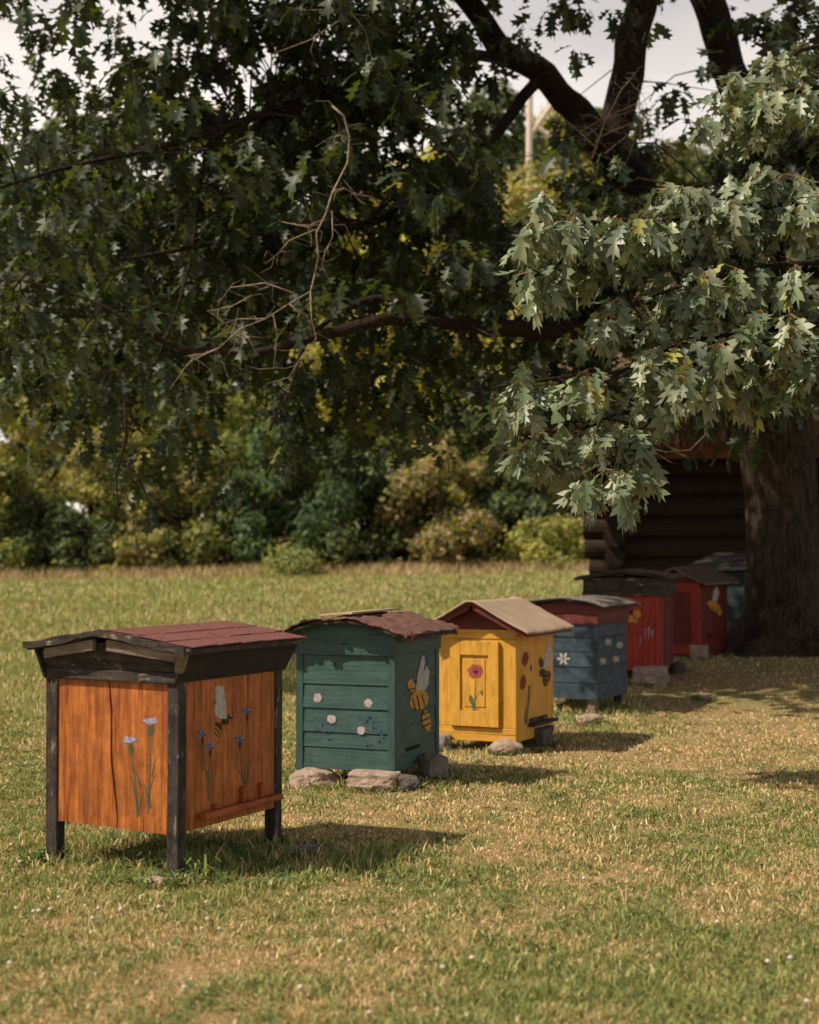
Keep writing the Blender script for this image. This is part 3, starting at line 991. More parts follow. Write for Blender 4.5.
# ---- hive 4: blue
h = Hive('blue_beehive', 'slate blue beehive with maroon top section and low grey felt roof', 597, 718, 14.6, 28, 533, 627)
H4 = h
zw, zm, zb = h.hz(623.5), h.hz(607), h.hz(700.5)
zs = [zb, h.hz(684), h.hz(668), h.hz(652.5), h.hz(638), zw]
f = MB(); lap_boards(f, 'x', -h.hd + .008, -h.hw, h.hw, zs, .02, .007); f.build('front_boards', M['blue'], h.root, .002)
f = MB(); lap_boards(f, 'y', h.hw - .008, -h.hd + .03, h.hd, zs, .02, .007); f.build('side_boards', M['blue'], h.root, .002)
back_boards(h, M['blue'], zb, zw)
c = MB()
xx, yy = h.hw + .014, h.hd + .014
zmid = (zw + zm) / 2
am = zm + .055
c.box(-xx, xx, -yy, -yy + .022, zw - .012, zmid - .001, 0, .001)
c.prism([(-xx, -yy + .002, zmid), (xx, -yy + .002, zmid), (xx, -yy + .002, zm), (0, -yy + .002, am), (-xx, -yy + .002, zm)], (0, .02, 0))
c.box(xx - .022, xx, -yy + .023, yy, zw - .012, zm); c.box(-xx, -xx + .022, -yy + .023, yy, zw - .012, zm); c.box(-xx + .023, xx - .023, yy - .022, yy, zw - .012, zm)
c.build('cap_boards', M['maroon'], h.root, .003)
ce = MB(); ce.prism([(-xx + .03, -yy + .024, zm - .02), (xx - .03, -yy + .024, zm - .02), (0, -yy + .024, am - .012)], (0, 2 * yy - .06, 0)); ce.build('ceiling_board', M['gap'], h.root)
e = h.hw + .10
prof = [(-e - .07, zm + .0), (-e * .6, zm + .048), (0, zm + .074), (e * .6, zm + .048), (e, zm + .005)]
roof_sheet(h, 'roof_deck', prof, -h.hd - .08, h.hd + .06, .018, M['char_h'], 8, .004, .004, 0, 4, seed=3)
roof_sheet(h, 'roof_cover', [(x * 1.03, z + .012) for x, z in prof], -h.hd - .105, h.hd + .08, .009, M['tar_grey'], 16, .008, .008, 0, 5, seed=4)
for i in range(13):
    nl = MB()
    f_ = -1 + 2 * (i + random.uniform(.2, .8)) / 13
    x = f_ * e
    z = np.interp(x, [q[0] for q in prof], [q[1] for q in prof]) + .022
    nl.box(x - .006, x + .006, -h.hd - .100, -h.hd - .088, z - .004, z + .006)
    nl.build('nail_head', M['p_white'], h.root)
for sx in (-1, 1):
    for sy in (-1, 1):
        l = MB(); x, y = sx * (h.hw - .07), sy * (h.hd - .07)
        l.box(x - .035, x + .035, y - .035, y + .035, -.03, zb + .002, 0, .004); l.build('leg', M['grey_wood'] if sy < 0 else M['char'], h.root, .004)
P = Paint(h, 'front', 3.4125, 520, 560, .002); P.layer = 3
def daisy(P, x, y, s, n=8):
    for i in range(n):
        a = 2 * math.pi * i / n
        P.blob(x + math.cos(a) * s * .62, y + math.sin(a) * s * .62, s * .42, s * .2, 'p_white', math.degrees(a))
    P.blob(x + s * .1, y + s * .1, s * .22, s * .22, 'p_gold')
daisy(P, 148, 337, 22, 6); P.build('painted_daisy')
P = Paint(h, 'side', 3.4125, 520, 560, .002); P.layer = 3
for x, y, s in ((300, 280, 15), (340, 290, 15), (282, 345, 15), (327, 338, 15)):
    daisy(P, x, y, s * .85, 7); P.build('painted_daisy')

# ---- hive 5: red with black top
h = Hive('red_beehive', 'bright red plank beehive with black top section and ragged dark roof', 662, 678, 17.2, 17, 586, 673)
H5 = h
zw, zm, zb = h.hz(595), h.hz(578), h.hz(671)
f = MB(); vertical_planks(f, 'x', -h.hd + .004, -h.hw, h.hw - .07, zb, zw, 6, .02, .0015); f.build('front_panel', M['red'], h.root, .002)
p = MB(); p.box(h.hw - .068, h.hw + .004, -h.hd - .006, -h.hd + .03, zb - .04, zw); p.build('corner_post', M['red'], h.root, .003)
p = MB(); p.box(-h.hw - .004, -h.hw + .0, -h.hd - .006, -h.hd + .03, zb - .04, zw); p.build('corner_post', M['red'], h.root, .001)
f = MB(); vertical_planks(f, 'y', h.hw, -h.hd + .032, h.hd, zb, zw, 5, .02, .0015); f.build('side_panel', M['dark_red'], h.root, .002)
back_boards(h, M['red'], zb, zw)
c = MB(); xx, yy = h.hw + .03, h.hd + .03
c.box(-xx, xx, -yy, -yy + .022, zw - .01, zm, 0, .002); c.box(xx - .022, xx, -yy + .023, yy, zw - .01, zm); c.box(-xx, -xx + .022, -yy + .023, yy, zw - .01, zm); c.box(-xx + .023, xx - .023, yy - .022, yy, zw - .01, zm)
c.box(-xx + .023, xx - .023, -yy + .023, yy - .023, zm - .03, zm - .005)
c.build('cap_boards', M['char_h'], h.root, .003)
tr = MB(); tr.box(-xx - .012, xx + .012, -yy - .012, -yy, zw - .008, zw + .022, 0, .002); tr.box(xx, xx + .012, -yy + .001, yy, zw - .008, zw + .022); tr.build('cap_trim', M['char_h'], h.root, .003)
e = h.hw + .11
prof = [(-e, zm - .01), (-e * .5, zm + .035), (0, zm + .075), (e * .5, zm + .045), (e, zm + .005)]
roof_sheet(h, 'roof_deck', prof, -h.hd - .10, h.hd + .07, .02, M['char_h'], 8, .006, .006, 0, 4, seed=13)
roof_sheet(h, 'roof_cover', [(x * 1.02, z + .013) for x, z in prof], -h.hd - .115, h.hd + .08, .009, M['brown_shingle'], 18, .02, .016, 0, 6, seed=14)
for sx in (-1, 1):
    for sy in (-1, 1):
        l = MB(); x, y = sx * (h.hw - .06), sy * (h.hd - .06)
        l.box(x - .03, x + .03, y - .03, y + .03, -.03, zb - .001); l.build('leg', M['char'], h.root, .003)
P = Paint(h, 'front', 3.4125, 520, 560, .001); P.layer = 3
P.blob(378, 200, 16, 11, 'p_gold', -20); P.blob(398, 186, 15, 15, 'p_gold'); P.blob(390, 205, 12, 9, 'p_gold', 30)
P.stroke([(384, 190), (396, 205)], 4, 'p_black'); P.blob(380, 178, 7, 9, 'p_black')
P.build('painted_bee')
for pts in ([(412, 262), (411, 290)], [(428, 235), (427, 268)], [(440, 228), (440, 270)], [(452, 240), (452, 266)]):
    P.stroke(pts, 6, 'p_lilac', 3)
P.build('painted_flower')

# ---- hive 6: dark red with steep gable
h = Hive('dark_red_beehive', 'small dark red gabled beehive with inset door, closest to the oak trunk', 700, 663, 19.6, 33, 655, 727)
H6 = h
zw, zb = h.hz(583), h.hz(655)
f = MB(); f.box(-h.hw, h.hw, -h.hd + .01, -h.hd + .03, zb, zw); f.build('front_panel', M['red'], h.root, .003)
p = MB(); p.box(h.hw - .07, h.hw, -h.hd - .008, -h.hd + .009, zb - .02, zw); p.box(-h.hw, -h.hw + .07, -h.hd - .008, -h.hd + .009, zb - .02, zw)
p.box(-h.hw + .071, h.hw - .071, -h.hd - .006, -h.hd + .009, zb, zb + .07); p.box(-h.hw + .071, h.hw - .071, -h.hd - .006, -h.hd + .009, zw - .07, zw)
p.build('door_frame', M['red'], h.root, .003)
p = MB(); p.box(-h.hw + .13, h.hw - .13, -h.hd - .003, -h.hd + .009, zb + .12, zw - .12); p.build('door', M['dark_red'], h.root, .003)
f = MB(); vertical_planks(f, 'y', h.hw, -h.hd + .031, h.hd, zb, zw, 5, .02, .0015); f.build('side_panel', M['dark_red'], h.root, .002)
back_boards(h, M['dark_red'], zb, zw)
ap = zw + .19
e = h.hw + .13
ev = zw - .0
gb = MB(); gb.prism([(-h.hw, -h.hd - .006, zw + .001), (h.hw, -h.hd - .006, zw + .001), (0, -h.hd - .006, ap - .05)], (0, .02, 0)); gb.build('gable_board', M['dark_red'], h.root, .003); gb = MB(); gb.prism([(-h.hw, h.hd - .02, zw + .001), (h.hw, h.hd - .02, zw + .001), (0, h.hd - .02, ap - .05)], (0, .02, 0)); gb.build('gable_board', M['dark_red'], h.root, .003)
dk = MB()
for sx in (-1, 1):
    dk.hexa([(0, -h.hd - .14, ap - .022), (sx * e, -h.hd - .14, ev - .022), (sx * e, h.hd + .1, ev - .022), (0, h.hd + .1, ap - .022), (0, -h.hd - .14, ap), (sx * e, -h.hd - .14, ev), (sx * e, h.hd + .1, ev), (0, h.hd + .1, ap)])
dk.build('roof_deck', M['grey_wood'], h.root, .003)
sg = MB()
for sx in (-1, 1):
    shingle_slope(sg, sx * (e + .012), ev + .003, 0, ap + .004, -h.hd - .13, h.hd + .11, 5, 7)
sg.build('shingle_cover', M['brown_shingle'], h.root)
for sx in (-1, 1):
    for sy in (-1, 1):
        l = MB(); x, y = sx * (h.hw - .05), sy * (h.hd - .05)
        l.box(x - .03, x + .03, y - .03, y + .03, -.03, zb - .001); l.build('leg', M['char'], h.root, .003)
P = Paint(h, 'side', 3.4125, 520, 560, .001); P.layer = 3
P.blob(662, 158, 26, 15, 'p_gold', 35)
P.blob(680, 178, 12, 9, 'p_gold', 60)
for pts in ([(650, 150), (642, 165)], [(662, 158), (655, 175)], [(675, 168), (668, 186)]):
    P.stroke(pts, 5, 'p_black')
bee = P.build('painted_bee')
P.poly([(655, 140), (660, 105), (672, 88), (680, 110), (672, 140)], 'p_white'); P.build('wing', bee)
lg = MB(); q0, q1 = h.on('side', 520 + 640 / 3.4125, 560 + 258 / 3.4125), h.on('side', 520 + 700 / 3.4125, 560 + 252 / 3.4125)
lg.box(h.hw, h.hw + .05, q0.y, q1.y, q0.z - .012, q0.z + .012); lg.build('landing_ledge', M['dark_red'], h.root, .003)

# ---- hive 7: dark green behind the oak
h = Hive('teal_beehive', 'dark teal beehive half hidden between the oak trunk and the gabled red hive', 744, 640, 21.9, 30, 692, 772)
H7 = h
zw, zb = h.hz(572), h.hz(632)
f = MB(); lap_boards(f, 'x', -h.hd + .008, -h.hw, h.hw, [zb + (zw - zb) * i / 5 for i in range(6)], .02, .007); f.build('front_boards', M['teal'], h.root, .002)
f = MB(); lap_boards(f, 'y', h.hw - .008, -h.hd + .03, h.hd, [zb + (zw - zb) * i / 5 for i in range(6)], .02, .007); f.build('side_boards', M['teal'], h.root, .002)
back_boards(h, M['teal'], zb, zw)
e = h.hw + .13
for_ = zw + .24
dk = MB()
dk.hexa([(-e, -h.hd - .14, zw + .02), (e, -h.hd - .14, zw + .02), (e, h.hd + .1, for_), (-e, h.hd + .1, for_), (-e, -h.hd - .14, zw + .045), (e, -h.hd - .14, zw + .045), (e, h.hd + .1, for_ + .025), (-e, h.hd + .1, for_ + .025)])
dk.build('sloping_roof', M['dark_grey'], h.root, .004)
sd_ = MB()
for sx in (-1, 1):
    sd_.prism([(sx * h.hw, -h.hd, zw), (sx * h.hw, h.hd, zw), (sx * h.hw, h.hd, for_ - .05)], (-sx * .02, 0, 0))
sd_.box(-h.hw + .021, h.hw - .021, h.hd - .02, h.hd, zw + .001, for_ - .05)
sd_.build('cheek_board', M['teal'], h.root)
for sx in (-1, 1):
    for sy in (-1, 1):
        l = MB(); x, y = sx * (h.hw - .05), sy * (h.hd - .05)
        l.box(x - .03, x + .03, y - .03, y + .03, -.03, zb - .001); l.build('leg', M['char'], h.root, .003)

# ------------------------------------------------------------------ stones
STONES = []
def stone(name, label, px, py, d, w, dp, hgt, mat, rz=0, blocky=0.0, seed=0, cat='stone', group=None, sink=.25):
    P = at(px, py, d)
    bm = bmesh.new()
    bmesh.ops.create_icosphere(bm, subdivisions=4, radius=1)
    for v in bm.verts:
        c = v.co.copy()
        if blocky:
            m_ = max(abs(c.x), abs(c.y), abs(c.z))
            c = c.lerp(c / m_, blocky)
        k = 1 + .22 * noise.noise(c * 1.3 + Vector((seed * 7.1, seed, 0))) + .08 * noise.noise(c * 4 + Vector((seed, 0, seed * 3)))
        c = c * k
        v.co = Vector((c.x * w / 2, c.y * dp / 2, c.z * hgt / 2 + hgt * (.5 - sink)))
    me = bpy.data.meshes.new(name)
    bm.to_mesh(me); bm.free()
    me.materials.append(mat)
    o = bpy.data.objects.new(name, me)
    o.location = (P.x, P.y, gz(P.x, P.y))
    o.rotation_euler = (0, 0, R(rz))
    COL.objects.link(o)
    STONES.append((P.x, P.y, max(w, dp) / 2))
    return tag(o, label, cat, group)
SG = 'stones under and beside the hives'
stone('stone', 'rounded pinkish stone under the left front foot of the green hive', 314, 788, 10.25, .30, .26, .17, M['stone_pink'], 10, .25, 1, group=SG, sink=.3)
stone('stone', 'broad tan stone under the right front foot of the green hive', 374, 790, 10.05, .34, .26, .17, M['stone_pink'], -12, .5, 2, group=SG, sink=.28)
stone('stone', 'dark grey stone beneath the near corner of the green hive', 408, 791, 10.0, .15, .18, .13, M['stone_dark'], 0, .3, 3, group=SG)
stone('stone', 'upright grey stone against the right wall of the green hive', 432, 783, 10.45, .16, .2, .24, M['stone_grey'], 30, .5, 4, group=SG)
stone('stone', 'small grey stone between the green and yellow hives', 444, 752, 12.4, .12, .14, .17, M['stone_grey'], 0, .5, 5, group=SG)
stone('stone', 'smooth pink oval stone under the front of the yellow hive', 506, 756, 12.2, .27, .22, .16, M['stone_pink'], 5, .1, 6, group=SG, sink=.3)
stone('stone', 'dark block stone under the right side of the yellow hive', 540, 752, 12.7, .16, .3, .22, M['stone_dark'], -25, .8, 7, group=SG)
stone('stone', 'pale stone by the front leg of the blue hive', 591, 729, 14.1, .22, .18, .13, M['stone_pink'], 15, .2, 8, group=SG, sink=.3)
stone('concrete_block', 'rough squared concrete block at the corner of the bright red hive', 651, 689, 16.9, .36, .2, .22, M['concrete'], -14, .88, 9, 'block', sink=.12)
stone('stone', 'dark round stone between the two red hives', 678, 682, 17.9, .17, .16, .17, M['stone_dark'], 0, .3, 10, group=SG)
stone('concrete_block', 'small upright concrete block under the gabled red hive', 699, 667, 19.3, .17, .16, .2, M['concrete'], 20, .85, 11, 'block', sink=.1)
stone('stone', 'small tan stone lying on the bare ground before the gabled red hive', 704, 705, 15.6, .13, .1, .07, M['stone_pink'], 0, .3, 12, group=SG)
stone('stone', 'low flat stone at the near foot of the orange hive', 158, 880, 7.1, .17, .13, .06, M['stone_pink'], 20, .1, 13, group=SG, sink=.35)
stone('paving_slab', 'flat grey slab lying beside the right leg of the orange hive', 302, 850, 7.9, .22, .14, .05, M['stone_grey'], 8, .9, 14, 'slab', sink=.3)

# ------------------------------------------------------------------ leaves
def template(half, mids, tris_half, curl=.25, fold=.22):
    """leaf outline in (side, along, up); half = right-hand points, mids = points on the midrib"""
    V = [(0, m) for m in mids] + [p for p in half] + [(-p[0], p[1]) for p in half]
    nm, nh = len(mids), len(half)
    T = []
    for t in tris_half:
        a = [(i if k == 'm' else nm + i) for k, i in t]
        b = [(i if k == 'm' else nm + nh + i) for k, i in t]
        T.append(a)
        T.append(b[::-1])
    V = np.array([(x, y, -curl * y * y + fold * abs(x)) for x, y in V], float)
    return V, np.array(T)

m_, h_ = 'm', 'h'
OAK_FINE = template(
    [(.03, .10), (.14, .16), (.17, .27), (.055, .33), (.20, .42), (.33, .60), (.19, .59), (.06, .57), (.16, .72), (.22, .90), (.11, .85), (.04, .80)],
    [0, .12, .33, .57, .80, 1.0],
    [((m_, 0), (h_, 0), (m_, 1)), ((m_, 1), (h_, 0), (h_, 3)), ((h_, 0), (h_, 1), (h_, 2)), ((h_, 0), (h_, 2), (h_, 3)), ((m_, 1), (h_, 3), (m_, 2)),
     ((m_, 2), (h_, 3), (h_, 7)), ((h_, 3), (h_, 4), (h_, 6)), ((h_, 4), (h_, 5), (h_, 6)), ((h_, 3), (h_, 6), (h_, 7)), ((m_, 2), (h_, 7), (m_, 3)),
     ((m_, 3), (h_, 7), (h_, 11)), ((h_, 7), (h_, 8), (h_, 10)), ((h_, 8), (h_, 9), (h_, 10)), ((h_, 7), (h_, 10), (h_, 11)), ((m_, 3), (h_, 11), (m_, 4)), ((m_, 4), (h_, 11), (m_, 5))])
OAK_PLAIN = template(
    [(.04, .12), (.24, .26), (.08, .36), (.38, .56), (.09, .60), (.26, .84), (.05, .84)],
    [0, .36, .60, 1.0],
    [((m_, 0), (h_, 0), (m_, 1)), ((h_, 0), (h_, 1), (h_, 2)), ((m_, 1), (h_, 0), (h_, 2)), ((m_, 1), (h_, 2), (h_, 4)), ((h_, 2), (h_, 3), (h_, 4)), ((m_, 1), (h_, 4), (m_, 2)),
     ((m_, 2), (h_, 4), (h_, 6)), ((h_, 4), (h_, 5), (h_, 6)), ((m_, 2), (h_, 6), (m_, 3))])
SIMPLE = template([(.30, .40)], [0, 1.0], [((m_, 0), (h_, 0), (m_, 1))], .15, .3)

NARROW = template([(.17, .45)], [0, 1.0], [((m_, 0), (h_, 0), (m_, 1))], .35, .3)

def norm(a):
    return a / np.maximum(np.linalg.norm(a, axis=-1, keepdims=True), 1e-9)

def leaf_mesh(name, tpl, pos, dirs, nrm, size, tint, mat, parent=None, curl_var=.25):
    V, T = tpl
    n = len(pos)
    d = norm(dirs)
    nr = norm(nrm - d * np.sum(nrm * d, 1, keepdims=True))
    sd = np.cross(d, nr)
    k = len(V)
    cv = rng.uniform(-curl_var, curl_var, n)[:, None] * (V[:, 1] ** 2)[None, :]
    tw = rng.uniform(-.25, .25, n)[:, None] * (V[:, 0] * V[:, 1])[None, :]
    z = V[None, :, 2] - cv + tw
    wv = rng.uniform(.85, 1.1, n)[:, None]
    P = pos[:, None, :] + size[:, None, None] * (sd[:, None, :] * (V[None, :, 0] * wv)[..., None] + d[:, None, :] * V[None, :, 1, None] + nr[:, None, :] * z[..., None])
    tris = (T[None] + (np.arange(n) * k)[:, None, None]).reshape(-1, 3)
    return np_mesh(name, P.reshape(-1, 3), tris, mat, np.repeat(tint, k, 0), parent)

def palette(n, cols, w, jit=.18):
    c = np.array([lin(x) for x in cols])
    i = rng.choice(len(cols), n, p=np.array(w) / sum(w))
    return c[i] * rng.uniform(1 - jit, 1 + jit, (n, 1)) * rng.uniform(.94, 1.06, (n, 3))

def whorls(centers, per, size, spread, droop=(15, 75), out=None, wild=.22):
    """leaves radiating and hanging from each twig tip"""
    n = len(centers)
    c = np.repeat(centers, per, 0)
    az = np.tile(np.arange(per) * 2 * np.pi / per, n) + np.repeat(rng.uniform(0, 6.28, n), per) + rng.uniform(-.4, .4, n * per)
    dr = np.radians(rng.uniform(*droop, n * per))
    ca, sa, cd, s_ = np.cos(az), np.sin(az), np.cos(dr), np.sin(dr)
    if out is not None:          # leaves turn towards the open side of the bough
        ca, sa = ca + out[0], sa + out[1]
        l = np.maximum(np.hypot(ca, sa), .15)
        ca, sa = ca / l, sa / l
    d = np.stack([ca * cd, sa * cd, -s_], 1) + rng.normal(0, .12, (n * per, 3))
    nr = np.stack([ca * s_, sa * s_, cd], 1) + rng.normal(0, wild, (n * per, 3))
    pos = c + d * spread * rng.uniform(.3, 1.0, (n * per, 1)) + rng.normal(0, .03, (n * per, 3))
    return pos, d, nr, size * rng.uniform(.6, 1.22, n * per)

# ------------------------------------------------------------------ the oak
oak_p = at(783, 650, 20.6)
OX, OY, OZ = oak_p.x, oak_p.y, gz(oak_p.x, oak_p.y)
oak = thing('oak_tree', 'big old oak whose drooping lobed leaves overhang the whole row of beehives', 'tree', (OX, OY, OZ))
def rel(p):
    return Vector(p) - Vector((OX, OY, OZ))
def relat(px, py, d):
    return rel(at(px, py, d))

def big_trunk():
    rings = [(783, 664, .92), (783, 650, .70), (783, 632, .545), (784, 600, .475), (783, 560, .45), (781, 500, .445), (776, 440, .48), (770, 390, .50), (764, 340, .46), (755, 300, .40), (748, 250, .36)]
    n = 72
    mb = MB()
    pts = []
    for px, py, r in rings:
        pts.append((relat(px, py, 20.6), r))
    fine = []
    for i in range(len(pts) - 1):
        for k in range(7):
            f = k / 7
            fine.append((pts[i][0].lerp(pts[i + 1][0], f), pts[i][1] * (1 - f) + pts[i + 1][1] * f))
    fine.append(pts[-1])
    for p, r in fine:
        for k in range(n):
            a = 2 * math.pi * k / n
            z = p.z
            ridge = noise.noise(Vector((math.cos(a) * 7, math.sin(a) * 7, z * .7))) * .05 + noise.noise(Vector((math.cos(a) * 15, math.sin(a) * 15, z * 1.5 + 9))) * .035
            flare = max(0, .55 - z) * .6 * max(0, math.sin(a * 5 + .6))
            rr = r * (1 + ridge) + flare
            mb.v.append((p.x + math.cos(a) * rr, p.y + math.sin(a) * rr, z))
    for i in range(len(fine) - 1):
        for k in range(n):
            k2 = (k + 1) % n
            mb.f.append([i * n + k, i * n + k2, (i + 1) * n + k2, (i + 1) * n + k]); mb.m.append(0)
    mb.build('trunk', M['bark'], oak, smooth=True)
big_trunk()

LIMBS = {
    'a0': ([(760, 400, 20.5), (715, 300, 20.2), (660, 220, 19.8), (605, 155, 19.4)], (.34, .30, .26, .22)),
    'a1': ([(608, 160, 19.4), (575, 112, 19.2), (540, 75, 19.0), (500, 40, 18.7), (462, -5, 18.4), (400, -70, 18.0)], (.19, .17, .155, .14, .12, .09)),
    'a2': ([(603, 160, 19.4), (622, 95, 19.5), (634, 40, 19.6), (645, -15, 19.7), (660, -110, 19.8), (670, -260, 19.8)], (.20, .20, .20, .19, .17, .10)),
    'b': ([(765, 360, 20.6), (762, 250, 20.4), (755, 150, 20.2), (733, 70, 20.0), (705, 5, 19.8), (680, -60, 19.7), (640, -190, 19.5)], (.32, .27, .23, .21, .20, .18, .10)),
    'c': ([(760, 390, 20.5), (690, 345, 19.0), (600, 332, 17.4), (520, 330, 16.0), (450, 322, 15.2), (390, 322, 14.8), (330, 333, 14.5), (285, 345, 14.3), (240, 352, 14.2), (170, 345, 14.2), (90, 300, 14.2), (20, 280, 14.2)],
          (.22, .16, .12, .085, .072, .062, .052, .042, .032, .024, .016, .008)),
    'd': ([(450, 322, 15.2), (420, 306, 15.0), (370, 300, 14.8), (335, 316, 14.6), (305, 345, 14.5), (290, 390, 14.4), (270, 430, 14.4)], (.03, .035, .032, .026, .02, .015, .008)),
    'e': ([(520, 60, 18.9), (440, 55, 18.0), (350, 90, 17.0), (250, 120, 16.0), (150, 150, 15.2), (60, 170, 14.6), (-40, 200, 14.0)], (.08, .055, .042, .034, .026, .018, .010)),
    'f': ([(540, 75, 19.0), (480, 150, 18.2), (420, 200, 17.4), (340, 230, 16.4), (240, 240, 15.6), (120, 260, 14.8)], (.08, .06, .05, .04, .028, .015)),
    'g': ([(762, 330, 20.5), (740, 250, 17.5), (735, 210, 14.5), (730, 220, 12.4), (715, 250, 11.2)], (.19, .15, .11, .07, .04)),
    'h': ([(760, 380, 20.5), (860, 200, 20.5), (960, 60, 20.5), (1060, -60, 20.5)], (.26, .2, .15, .08)),
    'i': ([(645, -15, 19.7), (560, -90, 18.5), (430, -160, 17.5), (250, -220, 16.5), (60, -260, 16)], (.15, .13, .10, .07, .03)),
    'j': ([(240, 120, 16.0), (205, 160, 15.8), (195, 230, 15.6), (180, 300, 15.4), (150, 380, 15.2), (130, 440, 15.1)], (.025, .022, .019, .015, .012, .006)),
}
limb_pts = []
for key, (pl, rd) in LIMBS.items():
    P0 = [relat(*p) for p in pl]
    pts, rs = [], []
    for i in range(len(P0) - 1):
        for k in range(5):
            f = k / 5
            a, b = P0[max(i - 1, 0)], P0[i]
            c, d = P0[i + 1], P0[min(i + 2, len(P0) - 1)]
            q = .5 * ((2 * b) + (c - a) * f + (2 * a - 5 * b + 4 * c - d) * f * f + (3 * b - a - 3 * c + d) * f ** 3)
            r = rd[i] + (rd[i + 1] - rd[i]) * f
            q += Vector((noise.noise(q * 1.7), noise.noise(q * 1.7 + Vector((5, 0, 0))), noise.noise(q * 1.7 + Vector((0, 9, 0))))) * min(.10, r * .8)
            pts.append(q); rs.append(r)
    pts.append(P0[-1]); rs.append(rd[-1])
    mb = MB(); mb.tube(pts, rs, 14 if rd[0] > .1 else 8, 0, .10, seed=ord(key[0]))
    mb.build('limb', M['bark_limb'], oak, smooth=True)
    limb_pts += [(p, r) for p, r in zip(pts, rs)]

# crown: how thick the leaves hang, in a sheet 17 m ahead (0.68 m x 0.53 m cells), spread in depth
DENS = ["2148888888538888", "4258888887328888", "5588888865238888", "4676788853128888", "6766788785334688", "7887667578532668",
        "8888554455643666", "8887766666432000", "1353211210110000", "0021000000000000"]
cents = []
for r_, row in enumerate(DENS):
    for c_, ch in enumerate(row):
        k = int(ch)
        n = rng.poisson(k * 5.7)
        for _ in range(n):
            px, py = (c_ + rng.random()) * 64, (r_ + rng.random()) * 50
            X = (px - 409.5) / F * 17
            Z = HC + (548 - py) / F * 17
            dpt = 17.2 + rng.normal(0, 1.5)
            if 478 < px < 720 and py < 190 and rng.random() < (.93 if px > 530 or py > 70 else .45):      # this part of the crown grows behind the fork
                dpt = 20.6 + abs(rng.normal(0, 1.2))
            p = Vector((X, dpt, Z))
            nn = .8 * noise.noise(p * .75) + .7 * noise.noise(p * 1.5 + Vector((4, 0, 0))) + .4 * noise.noise(p * 3.0)
            if nn < -.06 and rng.random() < .95:
                continue
            ax, ay = 409.5 + F * X / dpt, 548 - F * (Z - HC) / dpt
            if 500 < ax < 566 and 72 < ay < 215:      # a window through to the pale pole
                continue
            cents.append((X, dpt, Z))
# the rest of the crown: above the picture, to both sides and towards the back
for _ in range(2600):
    a, u, w = rng.uniform(0, 2 * np.pi), rng.random() ** .5, rng.random()
    X, Y, Z = 2.6 + math.cos(a) * u * 8.0, 19.5 + math.sin(a) * u * 6.0, 7.6 + w * 5.0 * (1 - u * u * .7)
    if noise.noise(Vector((X, Y, Z)) * .8) < -.12: continue
    px = X / Y * F + 409.5
    py = 548 - (Z - HC) / Y * F
    if py > -25 and -20 < px < 840: continue
    cents.append((X, Y, Z))
for _ in range(1500):  # added unseen leaf clusters, placed to shade the ground by the back hives
    X, Y, Z = rng.uniform(-5.8, 1.5), rng.uniform(13.9, 18.8), rng.uniform(7.8, 10.4)
    if noise.noise(Vector((X, Y, Z)) * .9) + .5 * noise.noise(Vector((X, Y, Z)) * 2.1) < .02: continue
    cents.append((X, Y, Z))
cents = np.array(cents)
pos, d, nr, sz = whorls(cents - np.array([OX, OY, OZ]), 8, .245, .15, (10, 80))
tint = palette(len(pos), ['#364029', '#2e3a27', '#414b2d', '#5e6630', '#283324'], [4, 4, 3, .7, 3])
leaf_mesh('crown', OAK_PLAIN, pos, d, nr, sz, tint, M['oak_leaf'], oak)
# twigs that carry the leaf clusters
tw = MB()
LP = np.array([tuple(p) for p, r in limb_pts])
rc = cents - np.array([OX, OY, OZ])
for i in range(0, len(rc), 4):
    q = rc[i]
    dd = np.linalg.norm(LP - q, axis=1)
    k = int(np.argmin(dd))
    if dd[k] > 1.7:
        continue
    a, b = Vector(LP[k]), Vector(q)
    mid = a.lerp(b, .5) + Vector((random.uniform(-.2, .2), random.uniform(-.2, .2), random.uniform(-.05, .3))) * min(1, dd[k])
    tw.tube([a, a.lerp(mid, .5) + Vector((0, 0, .04)), mid, mid.lerp(b, .55), b], [.013, .011, .008, .006, .004], 4, cap=False)
o = tw.build('fine_branching', M['bark_limb'], oak)
o['kind'] = 'stuff'

# the low bough that hangs into the sun at the right, nearer than the rest
BOUGH = [
    [(860, 215, 10.9), (780, 205, 10.8), (700, 215, 10.7), (640, 225, 10.6), (575, 220, 10.4), (508, 236, 10.2)],
    [(860, 190, 11.1), (790, 180, 11.0), (720, 195, 10.9), (660, 210, 10.8)],
    [(860, 260, 10.7), (770, 265, 10.6), (700, 280, 10.5), (640, 300, 10.4), (605, 330, 10.3)],
    [(860, 320, 10.5), (770, 330, 10.4), (690, 340, 10.3), (620, 372, 10.2), (555, 378, 10.1), (492, 388, 10.0)],
    [(860, 335, 10.6), (760, 350, 10.5), (690, 368, 10.4), (630, 410, 10.3), (580, 430, 10.2), (545, 445, 10.1), (500, 425, 10.0)],
    [(720, 350, 10.2), (680, 385, 10.1), (650, 420, 10.0), (620, 455, 10.0), (600, 475, 9.9)],
    [(690, 370, 10.5), (668, 410, 10.4), (655, 440, 10.3), (640, 475, 10.2), (628, 500, 10.2)],
    [(860, 365, 10.9), (800, 368, 10.8), (755, 366, 10.7), (725, 370, 10.6)],
    [(860, 285, 11.1), (800, 300, 11.0), (740, 310, 11.0), (690, 315, 10.9)],
    [(640, 225, 10.6), (590, 250, 10.5), (550, 270, 10.4), (525, 280, 10.3)],
    [(840, 100, 12.0), (790, 90, 11.9), (750, 110, 11.8), (710, 140, 11.7)],
    [(850, 40, 12.6), (800, 50, 12.5), (760, 80, 12.4), (730, 90, 12.3)],
]
bw = MB()
bc = []
